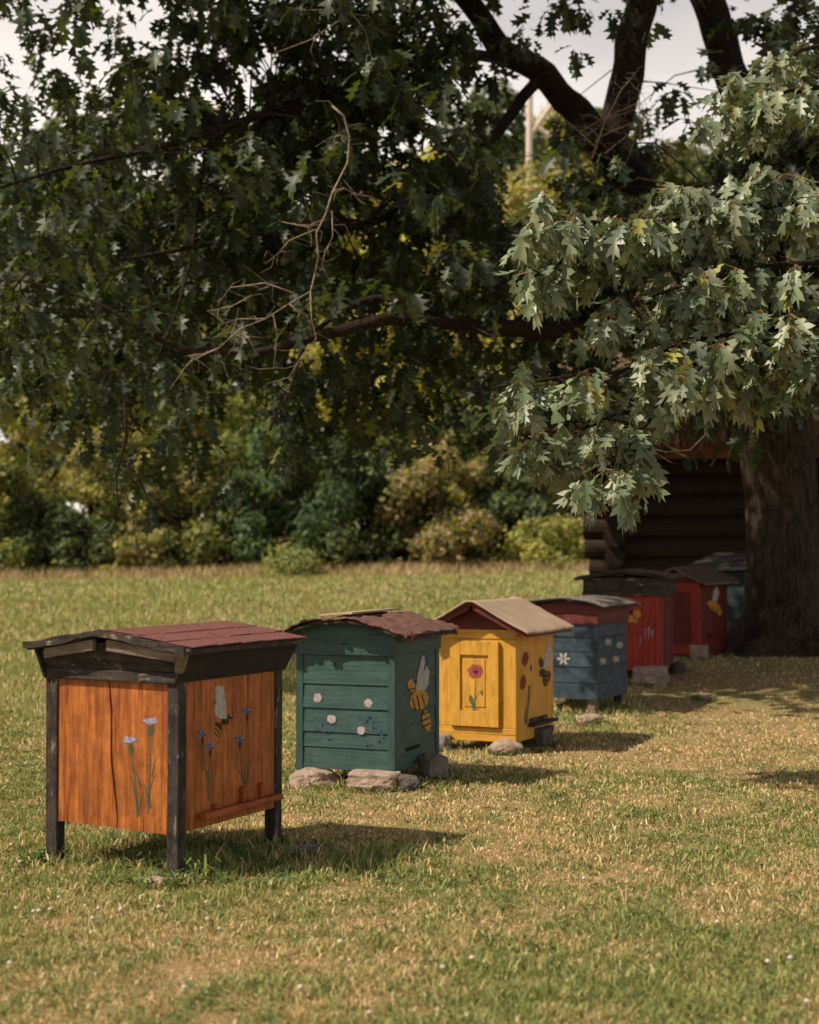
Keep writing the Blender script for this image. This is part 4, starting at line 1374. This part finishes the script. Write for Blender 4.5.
for pl in BOUGH:
    P0 = [relat(*p) for p in pl]
    n = len(P0)
    bw.tube(P0, [.022 * (1 - .75 * i / (n - 1)) for i in range(n)], 6, 0, .1)
    for i in range(n - 1):
        seg = (P0[i + 1] - P0[i]).length
        for k in range(max(1, int(seg / .047))):
            f = random.random()
            q = P0[i].lerp(P0[i + 1], f)
            off = Vector((random.gauss(0, .10), random.gauss(0, .17), random.gauss(-.01, .075)))
            e = q + off
            w_ = e + Vector((OX, OY, OZ)) - CAM
            ex_, ey_ = 409.5 + F * w_.x / w_.y, 548 - F * w_.z / w_.y
            if (ex_ > 655 and ey_ > 398) or (ex_ > 640 and ey_ > 425 + (ex_ < 650) * 40):
                continue
            bc.append(e)
            bw.tube([q, q.lerp(e, .5) + Vector((0, 0, .02)), e], [.007, .005, .0035], 4, 0, cap=False)
bough = bw.build('drooping_bough', M['bark_limb'], oak)
bc = np.array([tuple(p) for p in bc])
pos, d, nr, sz = whorls(bc, 9, .198, .05, (30, 90), out=(-.5, -.6), wild=.33)
tint = palette(len(pos), ['#727b5c', '#657054', '#838a6a', '#929149', '#58654d'], [4, 4, 3, .4, 3])  # paler than the crown's tint: sunlit sheen is put into the leaf colour
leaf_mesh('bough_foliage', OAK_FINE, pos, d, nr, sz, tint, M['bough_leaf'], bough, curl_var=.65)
pm, pnt, pp, pout = new_mat('orange_petiole')
pp.inputs['Base Color'].default_value = (*lin('#96703c'), 1)
pp.inputs['Roughness'].default_value = .6
st = MB()
for i in range(0, len(pos)):
    c = Vector(bc[i // 9]); p = Vector(pos[i])
    if (p - c).length > .004:
        st.tube([c, p + Vector(d[i]).normalized() * .02], [.0022, .0014], 3, cap=False)
o = st.build('petiole', pm, bough)
o['kind'] = 'stuff'

# bare dead branches
def dead(lines, d, r0, subs, name='dead_branch', jitter=.06, mat='dead'):
    mb = MB()
    for li, pl in enumerate(lines):
        pts = [relat(x, y, d + random.uniform(-.15, .15) * (1 if li else .4)) for x, y in pl]
        n = len(pts)
        r = r0 * (1 if li == 0 else .6)
        mb.tube(pts, [r * (1 - .7 * i / max(1, n - 1)) for i in range(n)], 6, 0, .15)
        for _ in range(subs):
            i = random.randrange(n - 1)
            a = pts[i].lerp(pts[i + 1], random.random())
            dr = Vector((random.gauss(0, 1), random.gauss(0, .8), random.gauss(-.15, .8))).normalized()
            L = random.uniform(.08, .3)
            b = a + dr * L * .5 + Vector((0, 0, random.uniform(-.03, .03)))
            c = b + (dr + Vector((random.gauss(0, .5), random.gauss(0, .5), random.gauss(-.2, .5)))).normalized() * L * .5
            mb.tube([a, b, c], [r * .38, r * .3, r * .16], 4, cap=False)
    o = mb.build(name, M[mat], oak, smooth=True)
    o['label'] = 'bare dead branch without leaves'
k = 2.559
Z = lambda L, ox=160, oy=100, kk=2.559: [(ox + x / kk, oy + y / kk) for x, y in L]
dead([Z([(440, 15), (470, 40), (485, 95), (480, 160), (440, 240), (425, 290), (400, 340), (405, 400), (395, 450), (385, 490), (340, 515), (270, 560), (205, 585), (150, 635), (75, 670), (25, 740)]),
      Z([(405, 320), (350, 320), (305, 310)]), Z([(400, 330), (330, 360), (300, 395), (275, 415)]), Z([(440, 285), (442, 350), (415, 405)]), Z([(345, 495), (270, 468), (180, 480), (150, 520)]),
      Z([(385, 490), (388, 560), (400, 610), (360, 660), (330, 710), (275, 725)]), Z([(290, 550), (300, 600), (290, 690)]), Z([(205, 585), (222, 620)]), Z([(330, 520), (355, 545), (350, 565)]),
      Z([(150, 635), (110, 650), (70, 655)]), Z([(270, 560), (200, 560), (150, 575)]), Z([(235, 500), (180, 530), (120, 540)]), Z([(480, 95), (455, 88)]), Z([(440, 235), (470, 225), (500, 240)])], 12.9, .0095, 9)
Z8 = lambda L: [(400 + x / 1.955, y / 1.955) for x, y in L]
dead([Z8([(375, 310), (400, 240), (430, 180), (470, 130)]), Z8([(385, 290), (330, 240), (300, 235)]), Z8([(470, 280), (468, 180), (440, 150)]), Z8([(540, 320), (510, 270), (490, 320)]),
      Z8([(400, 300), (450, 260), (500, 270), (545, 290)]), Z8([(360, 320), (300, 330), (240, 350)]), Z8([(300, 300), (200, 310), (110, 320), (80, 285)]), Z8([(420, 220), (470, 200), (490, 250)]), Z8([(385, 270), (430, 250), (480, 230), (520, 240)]), Z8([(350, 260), (390, 235), (460, 215)]), Z8([(500, 330), (540, 290), (590, 300)]), Z8([(450, 300), (470, 220), (465, 165)])], 15.5, .009, 16)
Zl = lambda L: [(x / 2, 380 + y / 2) for x, y in L]
dead([Zl([(250, 40), (252, 120), (232, 190), (236, 260), (222, 310)]), Zl([(262, 170), (298, 240), (340, 272), (380, 275)]), Zl([(236, 200), (262, 250), (276, 350)]), Zl([(225, 280), (200, 305), (160, 300)])], 14.5, .016, 3, mat='bark_limb')
dead([[(340, 20), (345, -10), (330, -40)], [(340, 20), (310, 40), (270, 55)], [(345, 5), (365, 30), (372, 60)], [(335, 10), (300, 10)]], 14.5, .010, 5)
dead([[(705, 435), (712, 410), (716, 380)], [(705, 435), (690, 450), (665, 452), (640, 445)]], 13.0, .005, 0)

# ------------------------------------------------------------------ hedge shrubs, trees and the far wood
def leafy(root, lobes, n, leaf, cols, w, name='crown', shell=.75, kind=None):
    """leaf clumps over a set of lobes (cx, cy, cz, rx, ry, rz), with gaps between the clumps"""
    lobes = np.array(lobes, float)
    vol = (lobes[:, 3] * lobes[:, 5])
    pick = rng.choice(len(lobes), n, p=vol / vol.sum())
    L = lobes[pick]
    v = norm(rng.normal(0, 1, (n, 3)))
    rad = shell + (1 - shell) * rng.random((n, 1)) ** .5
    rad = np.where(rng.random((n, 1)) < .25, rng.random((n, 1)) ** .4, rad)
    p = L[:, :3] + v * L[:, 3:] * rad + rng.normal(0, .08, (n, 3))
    keep = p[:, 2] > .02
    p, v = p[keep], v[keep]
    n = len(p)
    out = norm(v + rng.normal(0, .55, (n, 3)) + np.array([0, 0, .35]))
    d = norm(np.cross(out, rng.normal(0, 1, (n, 3))) + np.array([0, 0, -.3]))
    t = palette(n, cols, w, .22)
    # every lobe is a shade of its own
    sh = rng.uniform(.72, 1.25, len(lobes))[pick][keep][:, None]
    o = leaf_mesh(name, SIMPLE, p, d, out, leaf * rng.uniform(.7, 1.35, n), t * sh, M['far_leaf'], root)
    if kind: o['kind'] = kind
    return o

def shrub(name, label, px, d, hgt, wid, cols, w, n=6500, leaf=.17, cat='shrub', group=None):
    x = (px - 409.5) / F * d
    z = gz(x, d)
    r = thing(name, label, cat, (x, d, z), random.uniform(0, 6), group)
    st = MB()
    lobes = []
    wid *= 1.18
    for i in range(int(16 + wid * 4)):
        a = random.uniform(0, 6.28)
        u = random.random() ** .6
        zz = hgt * random.uniform(.04, .86)
        k = (1 - .5 * (zz / hgt) ** 2)
        rr = random.uniform(.24, .46) * (wid / 3.4) ** .5
        lobes.append((math.cos(a) * u * wid * .5 * k, math.sin(a) * u * wid * .42 * k, zz, rr * 1.15, rr * 1.05, rr * random.uniform(.7, 1.0)))
    for i in range(5):
        a = random.uniform(0, 6.28)
        st.tube([(math.cos(a) * .1, math.sin(a) * .1, -.1), (math.cos(a) * .3, math.sin(a) * .3, hgt * .4), (math.cos(a) * wid * .3, math.sin(a) * wid * .3, hgt * .75)], [.05, .035, .012], 6)
    st.build('stem', M['bark_limb'], r)
    leafy(r, lobes, n, leaf, cols, w)
    return r

DK = (['#586344', '#4b5943', '#687249', '#808354'], [4, 4, 2, 1])
OL = (['#82834f', '#6e7749', '#989459', '#556240'], [4, 3, 2, 2])
TAN = (['#9a8e5c', '#a79a68', '#7d7e4b', '#5b6541'], [4, 3, 2.5, 1.5])
PINK = (['#a3906a', '#978562', '#7f7f50', '#5f6842'], [4, 3, 2.5, 1.5])
YEL = (['#b3ab58', '#c2b565', '#8f934c'], [4, 3, 2])
BG = (['#556750', '#485b48', '#66764f', '#7d8760'], [4, 3, 2, 1])
HG = 'hedge shrubs along the far side of the meadow'
shrub('hedge_shrub', 'olive hedge shrub cut by the left picture edge, at the back of the meadow', -20, 41, 3.3, 3.6, *OL, group=HG)
shrub('hedge_shrub', 'low dark green hedge shrub beside the olive one at the meadow\'s left end', 42, 41.4, 2.3, 2.6, *DK, group=HG)
shrub('hedge_shrub', 'tan leaved tall hedge shrub above the left end of the orange hive', 100, 42.6, 4.4, 3.2, *TAN, group=HG)
shrub('hedge_shrub', 'dark rounded hedge shrub below the tan one, behind the orange hive', 82, 41.0, 1.7, 2.0, *DK, group=HG)
shrub('hedge_shrub', 'olive and straw coloured hedge shrub behind the hanging dead twigs', 160, 42, 3.4, 3.0, *TAN, group=HG)
shrub('hedge_shrub', 'mid green hedge shrub with dark base above the orange hive\'s right eave', 222, 42.4, 3.9, 3.0, *OL, group=HG)
shrub('hedge_shrub', 'large dense blue green hedge shrub behind the green hive', 312, 42.2, 4.5, 4.0, *BG, n=9500, group=HG)
shrub('hedge_shrub', 'dark blue green hedge shrub between the dense one and the pinkish one', 372, 42, 3.3, 2.8, *BG, group=HG)
shrub('hedge_shrub', 'pinkish tan dry leaved hedge shrub behind the yellow hive', 440, 41.6, 3.4, 3.4, *PINK, n=8000, group=HG)
shrub('hedge_shrub', 'taller straw tinted hedge shrub behind the pinkish one', 425, 44.5, 5.2, 3.4, *OL, group=HG)
shrub('hedge_shrub', 'shadowed hedge shrub under the oak bough\'s lowest leaves', 505, 42.4, 3.0, 2.8, *DK, group=HG)
shrub('hedge_shrub', 'low yellow green shrub beside the hut\'s log corner', 556, 40.6, 1.25, 2.6, ['#a09b5c', '#aca466', '#7c834e'], [3, 2, 3], n=3200, group=HG)
shrub('hedge_shrub', 'tan topped hedge shrub behind the hut\'s log corner', 575, 43, 3.8, 3.4, *PINK, group=HG)
shrub('hedge_shrub', 'tall olive hedge shrub filling the gap behind the dense blue green one', 262, 45, 5.6, 4.0, *OL, n=8000, group=HG)
shrub('hedge_shrub', 'tall straw tinted hedge shrub rising behind the low left ones', 34, 45, 5.4, 4.2, *TAN, n=8000, group=HG)
shrub('hedge_shrub', 'tall dark hedge shrub rising behind the pinkish one and the shadowed one', 490, 45.5, 5.4, 4.2, *DK, n=8000, group=HG)
shrub('hedge_shrub', 'knee high olive shrub filling the foot of the hedge right of the hanging twigs', 205, 41.2, 1.3, 2.4, *OL, n=3000, group=HG)
shrub('hedge_shrub', 'knee high tan shrub at the foot of the hedge below the hanging twigs', 140, 41.0, 1.2, 2.4, *TAN, n=3000, group=HG)
shrub('hedge_shrub', 'knee high dark shrub at the foot of the hedge behind the green hive\'s roof', 352, 41.0, 1.1, 2.8, *DK, n=3000, group=HG)
tr_ = shrub('grass_tussock', 'pale green bushy weed tussock at the meadow\'s back edge', 291, 38.8, .6, 1.5, ['#878d5c', '#999a68', '#727c50'], [3, 2, 2], n=1500, leaf=.12, cat='tussock')

def tree(name, label, px, d, hgt, crown_w, crown_from, cols, w, n=10500, leaf=.30, conifer=False):
    x = (px - 409.5) / F * d
    z = gz(x, d)
    r = thing(name, label, 'tree', (x, d, z), random.uniform(0, 6), 'trees beyond the hedge')
    t = MB()
    t.tube([(0, 0, -.2), (.1, 0, hgt * .3), (-.05, .1, hgt * .6), (0, 0, hgt * .94)], [.26, .2, .13, .03], 9, 0, .1)
    lobes = []
    nl = 34
    for i in range(nl):
        f = (i + random.random()) / nl
        zz = crown_from + (hgt - crown_from) * f
        k = (1 - f) * .95 + .06 if conifer else math.sin(math.pi * min(1, .18 + f * .80)) ** .7
        a = random.uniform(0, 6.28)
        u = random.uniform(.35, 1)
        cx, cy = math.cos(a) * u * crown_w * .5 * k, math.sin(a) * u * crown_w * .5 * k
        rr = random.uniform(.55, 1.05) * (.75 if conifer else 1) * (crown_w / 6) ** .5
        lobes.append((cx, cy, zz, rr * 1.2, rr * 1.2, rr * (.45 if conifer else .8)))
        if i % 3 == 0:
            t.tube([(0, 0, max(.5, zz - 1.0)), (cx * .5, cy * .5, zz - .35), (cx, cy, zz)], [.07, .05, .015], 5)
    t.build('trunk', M['bark_limb'], r)
    leafy(r, lobes, n, leaf, cols, w)
    return r
GOLD = (['#b0a268', '#bdaa70', '#8c8a55', '#666e42'], [4, 2, 3, 2])
tree('conifer', 'pale blue green conifer behind the oak leaves at the far left', 22, 62, 14.5, 6.0, 2, ['#5d7069', '#6f8079', '#4a5f58'], [3, 2, 3], conifer=True)
tree('broadleaf_tree', 'dark tree between the pale conifer and the golden one, behind the left oak leaves', 105, 54, 14.5, 7.5, 1.0, *DK)
tree('broadleaf_tree', 'golden olive tree glimpsed above the orange hive through the oak leaves', 195, 56, 15.5, 7.5, 1.0, *GOLD)
tree('broadleaf_tree', 'dark green tree behind the bare dead branch', 300, 54, 16.5, 8, 1.0, *DK)
tree('broadleaf_tree', 'bright yellow green tree seen above the thick low oak limb', 412, 52, 12.5, 6.5, 1.0, *YEL, n=9000)
tree('broadleaf_tree', 'dark olive tree left of the pale pole', 490, 58, 16.5, 7, 1, *DK)
tree('broadleaf_tree', 'sunlit tan olive tree right of the pale pole, under the oak\'s fork', 575, 63, 16.6, 8, 1, *GOLD, n=11000)
tree('broadleaf_tree', 'lower golden tree hiding the foot of the pale pole', 537, 49, 11.4, 5.5, 1, *GOLD, n=7500, leaf=.26)
tree('broadleaf_tree', 'olive tree behind the hut roof right of the oak\'s fork', 668, 62, 15.0, 7, 2, *OL)
tree('broadleaf_tree', 'dark tree behind the hut near the right picture edge', 775, 58, 16.0, 8, 2, *DK)

def far_wood():
    lobes = []
    for i in range(330):
        x = random.uniform(-46, 40)
        rr = random.uniform(1.2, 2.2)
        y = random.uniform(70, 82)
        lobes.append((x, y, gz(x, y) + random.uniform(.3, 17.0 + 1.5 * math.sin(x * .3)), rr, rr, rr * .8))
    o = leafy(None, lobes, 60000, .7, ['#5a6844', '#727a4a', '#4c5c42', '#96905a'], [3, 2, 3, 1], 'far_wood', kind='stuff')
far_wood()

# pale pole with a slanting brace, standing beyond the hedge
d = 51.5
pp_ = at(527, 190, d)
zb_ = gz(pp_.x, d)
pole = thing('utility_pole', 'pale pole with crossed slanting braces beyond the hedge', 'pole', (pp_.x, d, zb_))
m1 = MB(); ztop = at(530, 88, d).z - zb_
m1.tube([(0, 0, -.3), (.02, 0, ztop * .5), (.12, 0, ztop + .35)], [.16, .13, .10], 10); m1.build('post', M['pole'], pole)
def rp(x, y): 
    q = at(x, y, d); return (q.x - pp_.x, 0, q.z - zb_)
m1 = MB(); m1.tube([rp(529, 136), rp(552, 103)], .085, 8); m1.build('brace', M['pole'], pole)
m1 = MB(); m1.tube([rp(532, 120), rp(551, 134)], .075, 8); m1.build('brace', M['pole'], pole)

# ------------------------------------------------------------------ grass
HIVES = [H1, H2, H3, H4, H5, H6, H7]
FOOT = [(hh.root.location.x, hh.root.location.y, max(hh.hw, hh.hd)) for hh in HIVES]
def fnoise(x, y, s, o=0.0):
    """cheap smooth noise on arrays"""
    v = 0
    for k in range(6):
        a = 1.3 * k + o
        v = v + np.sin((x * math.cos(a * 2.1) + y * math.sin(a * 2.1)) * s * (1 + .37 * k) + a * 5.7 + 1.7 * np.sin((x * math.sin(a) - y * math.cos(a)) * s * .6 + a))
    return v / 6

def blades(n, d0, d1, margin, power):
    u = rng.random(n)
    y = (d0 ** (1 - power) + u * (d1 ** (1 - power) - d0 ** (1 - power))) ** (1 / (1 - power))
    x = rng.uniform(-1, 1, n) * (y * .262 + margin)
    return x, y

def grass_mesh(name, x, y, hgt, width, tint, label, lean=.55):
    n = len(x)
    z = ground(x, y) - .004
    az = rng.uniform(0, 2 * np.pi, n)
    ln = rng.uniform(.15, 1, n) * lean
    fx, fy = rng.uniform(-1, 1, n), rng.uniform(-1, 1, n)
    fl = np.maximum(np.hypot(fx, fy), .1); fx, fy = fx / fl, fy / fl
    lx, ly = np.cos(az) * ln * hgt, np.sin(az) * ln * hgt
    base = np.stack([x, y, z], 1)
    wv = np.stack([fx * width, fy * width, np.zeros(n)], 1) * .5
    m1 = base + np.stack([lx * .35, ly * .35, hgt * .6], 1)
    t1 = base + np.stack([lx, ly, hgt * np.sqrt(np.maximum(.1, 1 - ln * ln * .55))], 1)
    V = np.stack([base - wv, base + wv, m1 + wv * .8, m1 - wv * .8, t1], 1).reshape(-1, 3)
    k = (np.arange(n) * 5)[:, None]
    T = np.concatenate([k + np.array([[0, 1, 2]]), k + np.array([[0, 2, 3]]), k + np.array([[3, 2, 4]])])
    o = np_mesh(name, V, T, M['grass'], np.repeat(tint, 5, 0))
    return tag(o, label, kind='stuff')

STRAW = np.array([lin(c) for c in ('#ccb083', '#bfa277', '#d9c198', '#a8906a')])
GREEN = np.array([lin(c) for c in ('#868c50', '#717f48', '#9a9b5c', '#5f7043')])
def turf_tint(x, y, g):
    n = len(x)
    gsel = rng.random(n) < g
    i = rng.integers(0, 4, n)
    t = np.where(gsel[:, None], GREEN[i] * np.array([1.24, 1.18, 1.22]), STRAW[i] * 1.12)
    return t * rng.uniform(.75, 1.2, (n, 1))

def greenness(x, y):
    px = x / y * F + 409.5
    g = .56 + .50 * fnoise(x, y, 1.1) + .55 * fnoise(x, y, 4.3, 2) + .45 * fnoise(x, y, 13.0, 5)
    g += .20 * np.clip((-x - .3) / 1.2, 0, 1) * (y < 12)
    g += .06 * np.clip((6.3 - y) / 1.2, 0, 1)
    g += .30 * np.exp(-((x - 1.0) / .9) ** 2 - ((y - 6.0) / .7) ** 2)
    g += .22 * np.exp(-((x - 2.0) / .9) ** 2 - ((y - 9.0) / .9) ** 2)
    g -= .45 * np.exp(-((x - .1) / .9) ** 2 - ((y - 8.9) / .7) ** 2)
    g += .35 * np.exp(-((x + .4) / .5) ** 2 - ((y - 7.7) / .4) ** 2)
    g -= .35 * np.exp(-((x - 1.9) / 1.4) ** 2 - ((y - 12.0) / 1.6) ** 2)
    g -= .65 * np.exp(-((x - 3.4) / 2.0) ** 2 - ((y - 17.0) / 3.2) ** 2)
    g += .18 * np.clip((y - 20) / 8, 0, 1)
    return np.clip(g, .06, .95)

def bare(x, y):
    """share of ground left without grass"""
    b = .15 * np.exp(-((x + .1) / .7) ** 2 - ((y - 8.2) / .7) ** 2)
    b += .72 * np.exp(-((x - 3.6) / 2.1) ** 2 - ((y - 17.4) / 3.2) ** 2)
    b += .35 * np.clip(fnoise(x, y, 2.3, 4) - .05, 0, 1) + .5 * np.clip(fnoise(x, y, 11.0, 1) - .1, 0, 1)
    return np.clip(b, 0, .85)

# mown turf near the hives
x, y = blades(330000, 4.2, 15, .9, 1.35)
keep = rng.random(len(x)) > bare(x, y)
x, y = x[keep], y[keep]
g = greenness(x, y)
hg = (.012 + .026 * rng.random(len(x)) ** 1.7) * (1 + .5 * np.clip(fnoise(x, y, 2.0, 1), -1, 1) + .6 * fnoise(x, y, 9.0, 3)) * (.65 + .85 * g)
hg = hg * (1 + .9 * np.exp(-((x + .25) / .5) ** 2 - ((y - 7.75) / .45) ** 2))
edge = np.zeros(len(x))
for (hx, hy, r_) in FOOT[:4]:
    q = np.hypot(x - hx, y - hy)
    edge = np.maximum(edge, np.exp(-((q - r_ * .95) / .22) ** 2))
hg = hg * (1 + 1.0 * edge * (rng.random(len(x)) < .6))
wd = (.0036 + .0044 * rng.random(len(x))) * np.clip(y / 7, .9, 2.2)
grass_mesh('turf_grass', x, y, hg, wd, turf_tint(x, y, g), 'short dry and green turf around the beehives', 1.25)
# taller meadow behind
x, y = blades(330000, 13, 43, 3.0, 1.25)
keep = rng.random(len(x)) > bare(x, y) * 1.05
x, y = x[keep], y[keep]
under = (np.hypot(x - OX, y - OY) < 4) | ((x > 2.2) & (y > 13) & (y < 28))
g = np.clip(greenness(x, y) * .55 + .50 * (1 - .6 * np.exp(-((x - 3.4) / 2.2) ** 2 - ((y - 17.0) / 3.4) ** 2)), .1, .95)
hg = (.03 + .07 * rng.random(len(x)) ** 1.6) * np.where(under, .35, 1.0) * np.clip((y - 11) / 5, .4, 1.3)
wd = (.005 + .006 * rng.random(len(x))) * np.clip(y / 15, 1, 2.2)
tt = turf_tint(x, y, g) * np.array([1.06, 1.10, 1.14])
sel = (rng.random(len(x)) < .018 + .05 * np.clip(fnoise(x, y, .8, 7), 0, 1)) & ~under & (y > 19)
tt[sel] = np.array(lin('#d8d2bd'))
edge = y > 38.5 + .8 * fnoise(x, y, .9)
warm = edge & (rng.random(len(x)) < .7)
tt[warm] = np.array(lin('#c2a585')) * rng.uniform(.7, 1.1, (warm.sum(), 1))
hg = np.where(edge, hg * 3.2, hg)
grass_mesh('meadow_grass', x, y, hg, wd, tt, 'longer sunlit meadow grass behind the beehives', .95)

# broad weeds and grass tufts in the shade under the orange hive and in the turf
def weeds():
    P, D, N, S = [], [], [], []
    spots = []
    for _ in range(75):
        q = at(random.uniform(110, 290), random.uniform(852, 874), 7.5)
        spots.append((q.x + random.uniform(-.05, .1), random.uniform(7.0, 8.15), .05))
    for _ in range(170):
        spots.append((random.uniform(-.75, .35), random.uniform(7.15, 8.3), random.uniform(.025, .045)))
    for sx, sy, r_ in STONES:
        for _ in range(16):
            a = random.uniform(0, 6.28)
            spots.append((sx + math.cos(a) * r_ * random.uniform(.85, 1.2), sy + math.sin(a) * r_ * random.uniform(.8, 1.1), random.uniform(.035, .07)))
    for hx_, hy_, r_ in FOOT[:1]:
        for sx_ in (-1, 1):
            for sy_ in (-1, 1):
                q = H1.root.matrix_basis @ Vector((sx_ * H1.hw, sy_ * H1.hd, 0))
                for _ in range(14):
                    spots.append((q.x + random.gauss(0, .05), q.y + random.gauss(0, .05), random.uniform(.04, .075)))
    for hh, k in ((H2, 26), (H3, 18), (H4, 12)):
        for _ in range(k):
            a = random.uniform(-.1, 1.0)
            spots.append((hh.root.location.x + hh.hw * random.uniform(.3, 1.3), hh.root.location.y - hh.hd * random.uniform(.0, 1.15), .06))
    for _ in range(13000):
        yy = random.uniform(4.4, 13.5)
        xx = random.uniform(-1, 1) * (yy * .262 + .4)
        if random.random() < float(greenness(np.array([xx]), np.array([yy]))[0]) * .8:
            spots.append((xx, yy, random.uniform(.012, .036)))
    for sx, sy, s in spots:
        k = random.randint(4, 8)
        for i in range(k):
            a = random.uniform(0, 6.28); el = random.uniform(.15, 1.2)
            dd = (math.cos(a) * math.cos(el), math.sin(a) * math.cos(el), math.sin(el))
            P.append((sx + random.gauss(0, .02), sy + random.gauss(0, .02), gz(sx, sy) + random.uniform(0, s * .5)))
            D.append(dd); N.append((-dd[0] * .6, -dd[1] * .6, 1)); S.append(s * random.uniform(.6, 1.3))
    n = len(P)
    t = palette(n, ['#667a48', '#78854f', '#566b42', '#8f9455'], [4, 3, 3, 1.5])
    o = leaf_mesh('ground_weeds', NARROW, np.array(P), np.array(D), np.array(N), np.array(S), t, M['grass'])
    tag(o, 'small broad leaved weeds in the turf and under the hives', kind='stuff')
weeds()
# tall curling blades at the foot of the orange hive
def tuft(px, py, d, n, hgt, col, label):
    P0 = at(px, py, d)
    mb = MB()
    for i in range(n):
        a = random.uniform(0, 6.28); l = random.uniform(.3, .9) * hgt; hh = hgt * random.uniform(.6, 1.1)
        b = Vector((random.uniform(-.03, .03), random.uniform(-.03, .03), -.01))
        pts = [b, b + Vector((math.cos(a) * l * .2, math.sin(a) * l * .2, hh * .6)), b + Vector((math.cos(a) * l * .6, math.sin(a) * l * .6, hh)), b + Vector((math.cos(a) * l, math.sin(a) * l, hh * .8))]
        s = Vector((-math.sin(a), math.cos(a), 0)) * .006
        V = []
        for k, p in enumerate(pts):
            w_ = (1, 1, .7, .08)[k]
            V += [p - s * w_, p + s * w_]
        mb.add(V, [(0, 1, 3, 2), (2, 3, 5, 4), (4, 5, 7, 6)])
    o = mb.build('grass_tuft', plain('tuft_green', lin(col), .6, .2), None)
    o.location = (P0.x, P0.y, gz(P0.x, P0.y))
    tag(o, label, 'grass tuft', 'grass tufts by the orange hive')
tuft(200, 872, 7.15, 9, .13, '#7f8a4a', 'pale green arching tuft at the near foot of the orange hive')
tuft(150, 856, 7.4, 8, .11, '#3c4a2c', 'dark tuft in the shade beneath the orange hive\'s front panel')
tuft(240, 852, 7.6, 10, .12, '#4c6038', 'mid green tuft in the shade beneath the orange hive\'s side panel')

# white clover heads
cm = plain('clover_head', lin('#bfb29f'), .8, .12, 200)
def clover(x, y, first=[]):
    if not first:
        bm = bmesh.new()
        bmesh.ops.create_icosphere(bm, subdivisions=2, radius=.009)
        for v in bm.verts:
            v.co *= 1 + .25 * noise.noise(v.co * 260)
            v.co.z = v.co.z * .85 + .034
        r_ = bmesh.ops.create_cone(bm, segments=5, radius1=.0016, radius2=.0013, depth=.03)
        for v in r_['verts']: v.co.z += .013
        me = bpy.data.meshes.new('white_clover'); bm.to_mesh(me); bm.free(); me.materials.append(cm)
        first.append(me)
    o = bpy.data.objects.new('white_clover', first[0])
    o.location = (x, y, gz(x, y)); o.scale = (random.uniform(.8, 1.2),) * 3; o.rotation_euler = (random.uniform(-.3, .3), random.uniform(-.3, .3), random.uniform(0, 6))
    COL.objects.link(o)
    tag(o, 'tiny white clover head standing in the short grass', 'clover flower', 'white clover heads in the turf')
for px, py in ((14, 917), (35, 920), (40, 922), (49, 918), (85, 913), (100, 917), (122, 920), (158, 917), (207, 907), (200, 938), (218, 938), (208, 929), (8, 978), (181, 1001), (350, 968), (341, 952), (372, 1018),
               (445, 974), (473, 967), (585, 887), (716, 933), (771, 969), (790, 967), (810, 1008), (712, 895), (642, 829), (60, 905), (20, 870), (12, 855), (92, 930), (465, 1020), (300, 1000)):
    d_ = F * HC / (py - 548)
    q = at(px, py, d_)
    clover(q.x, q.y)
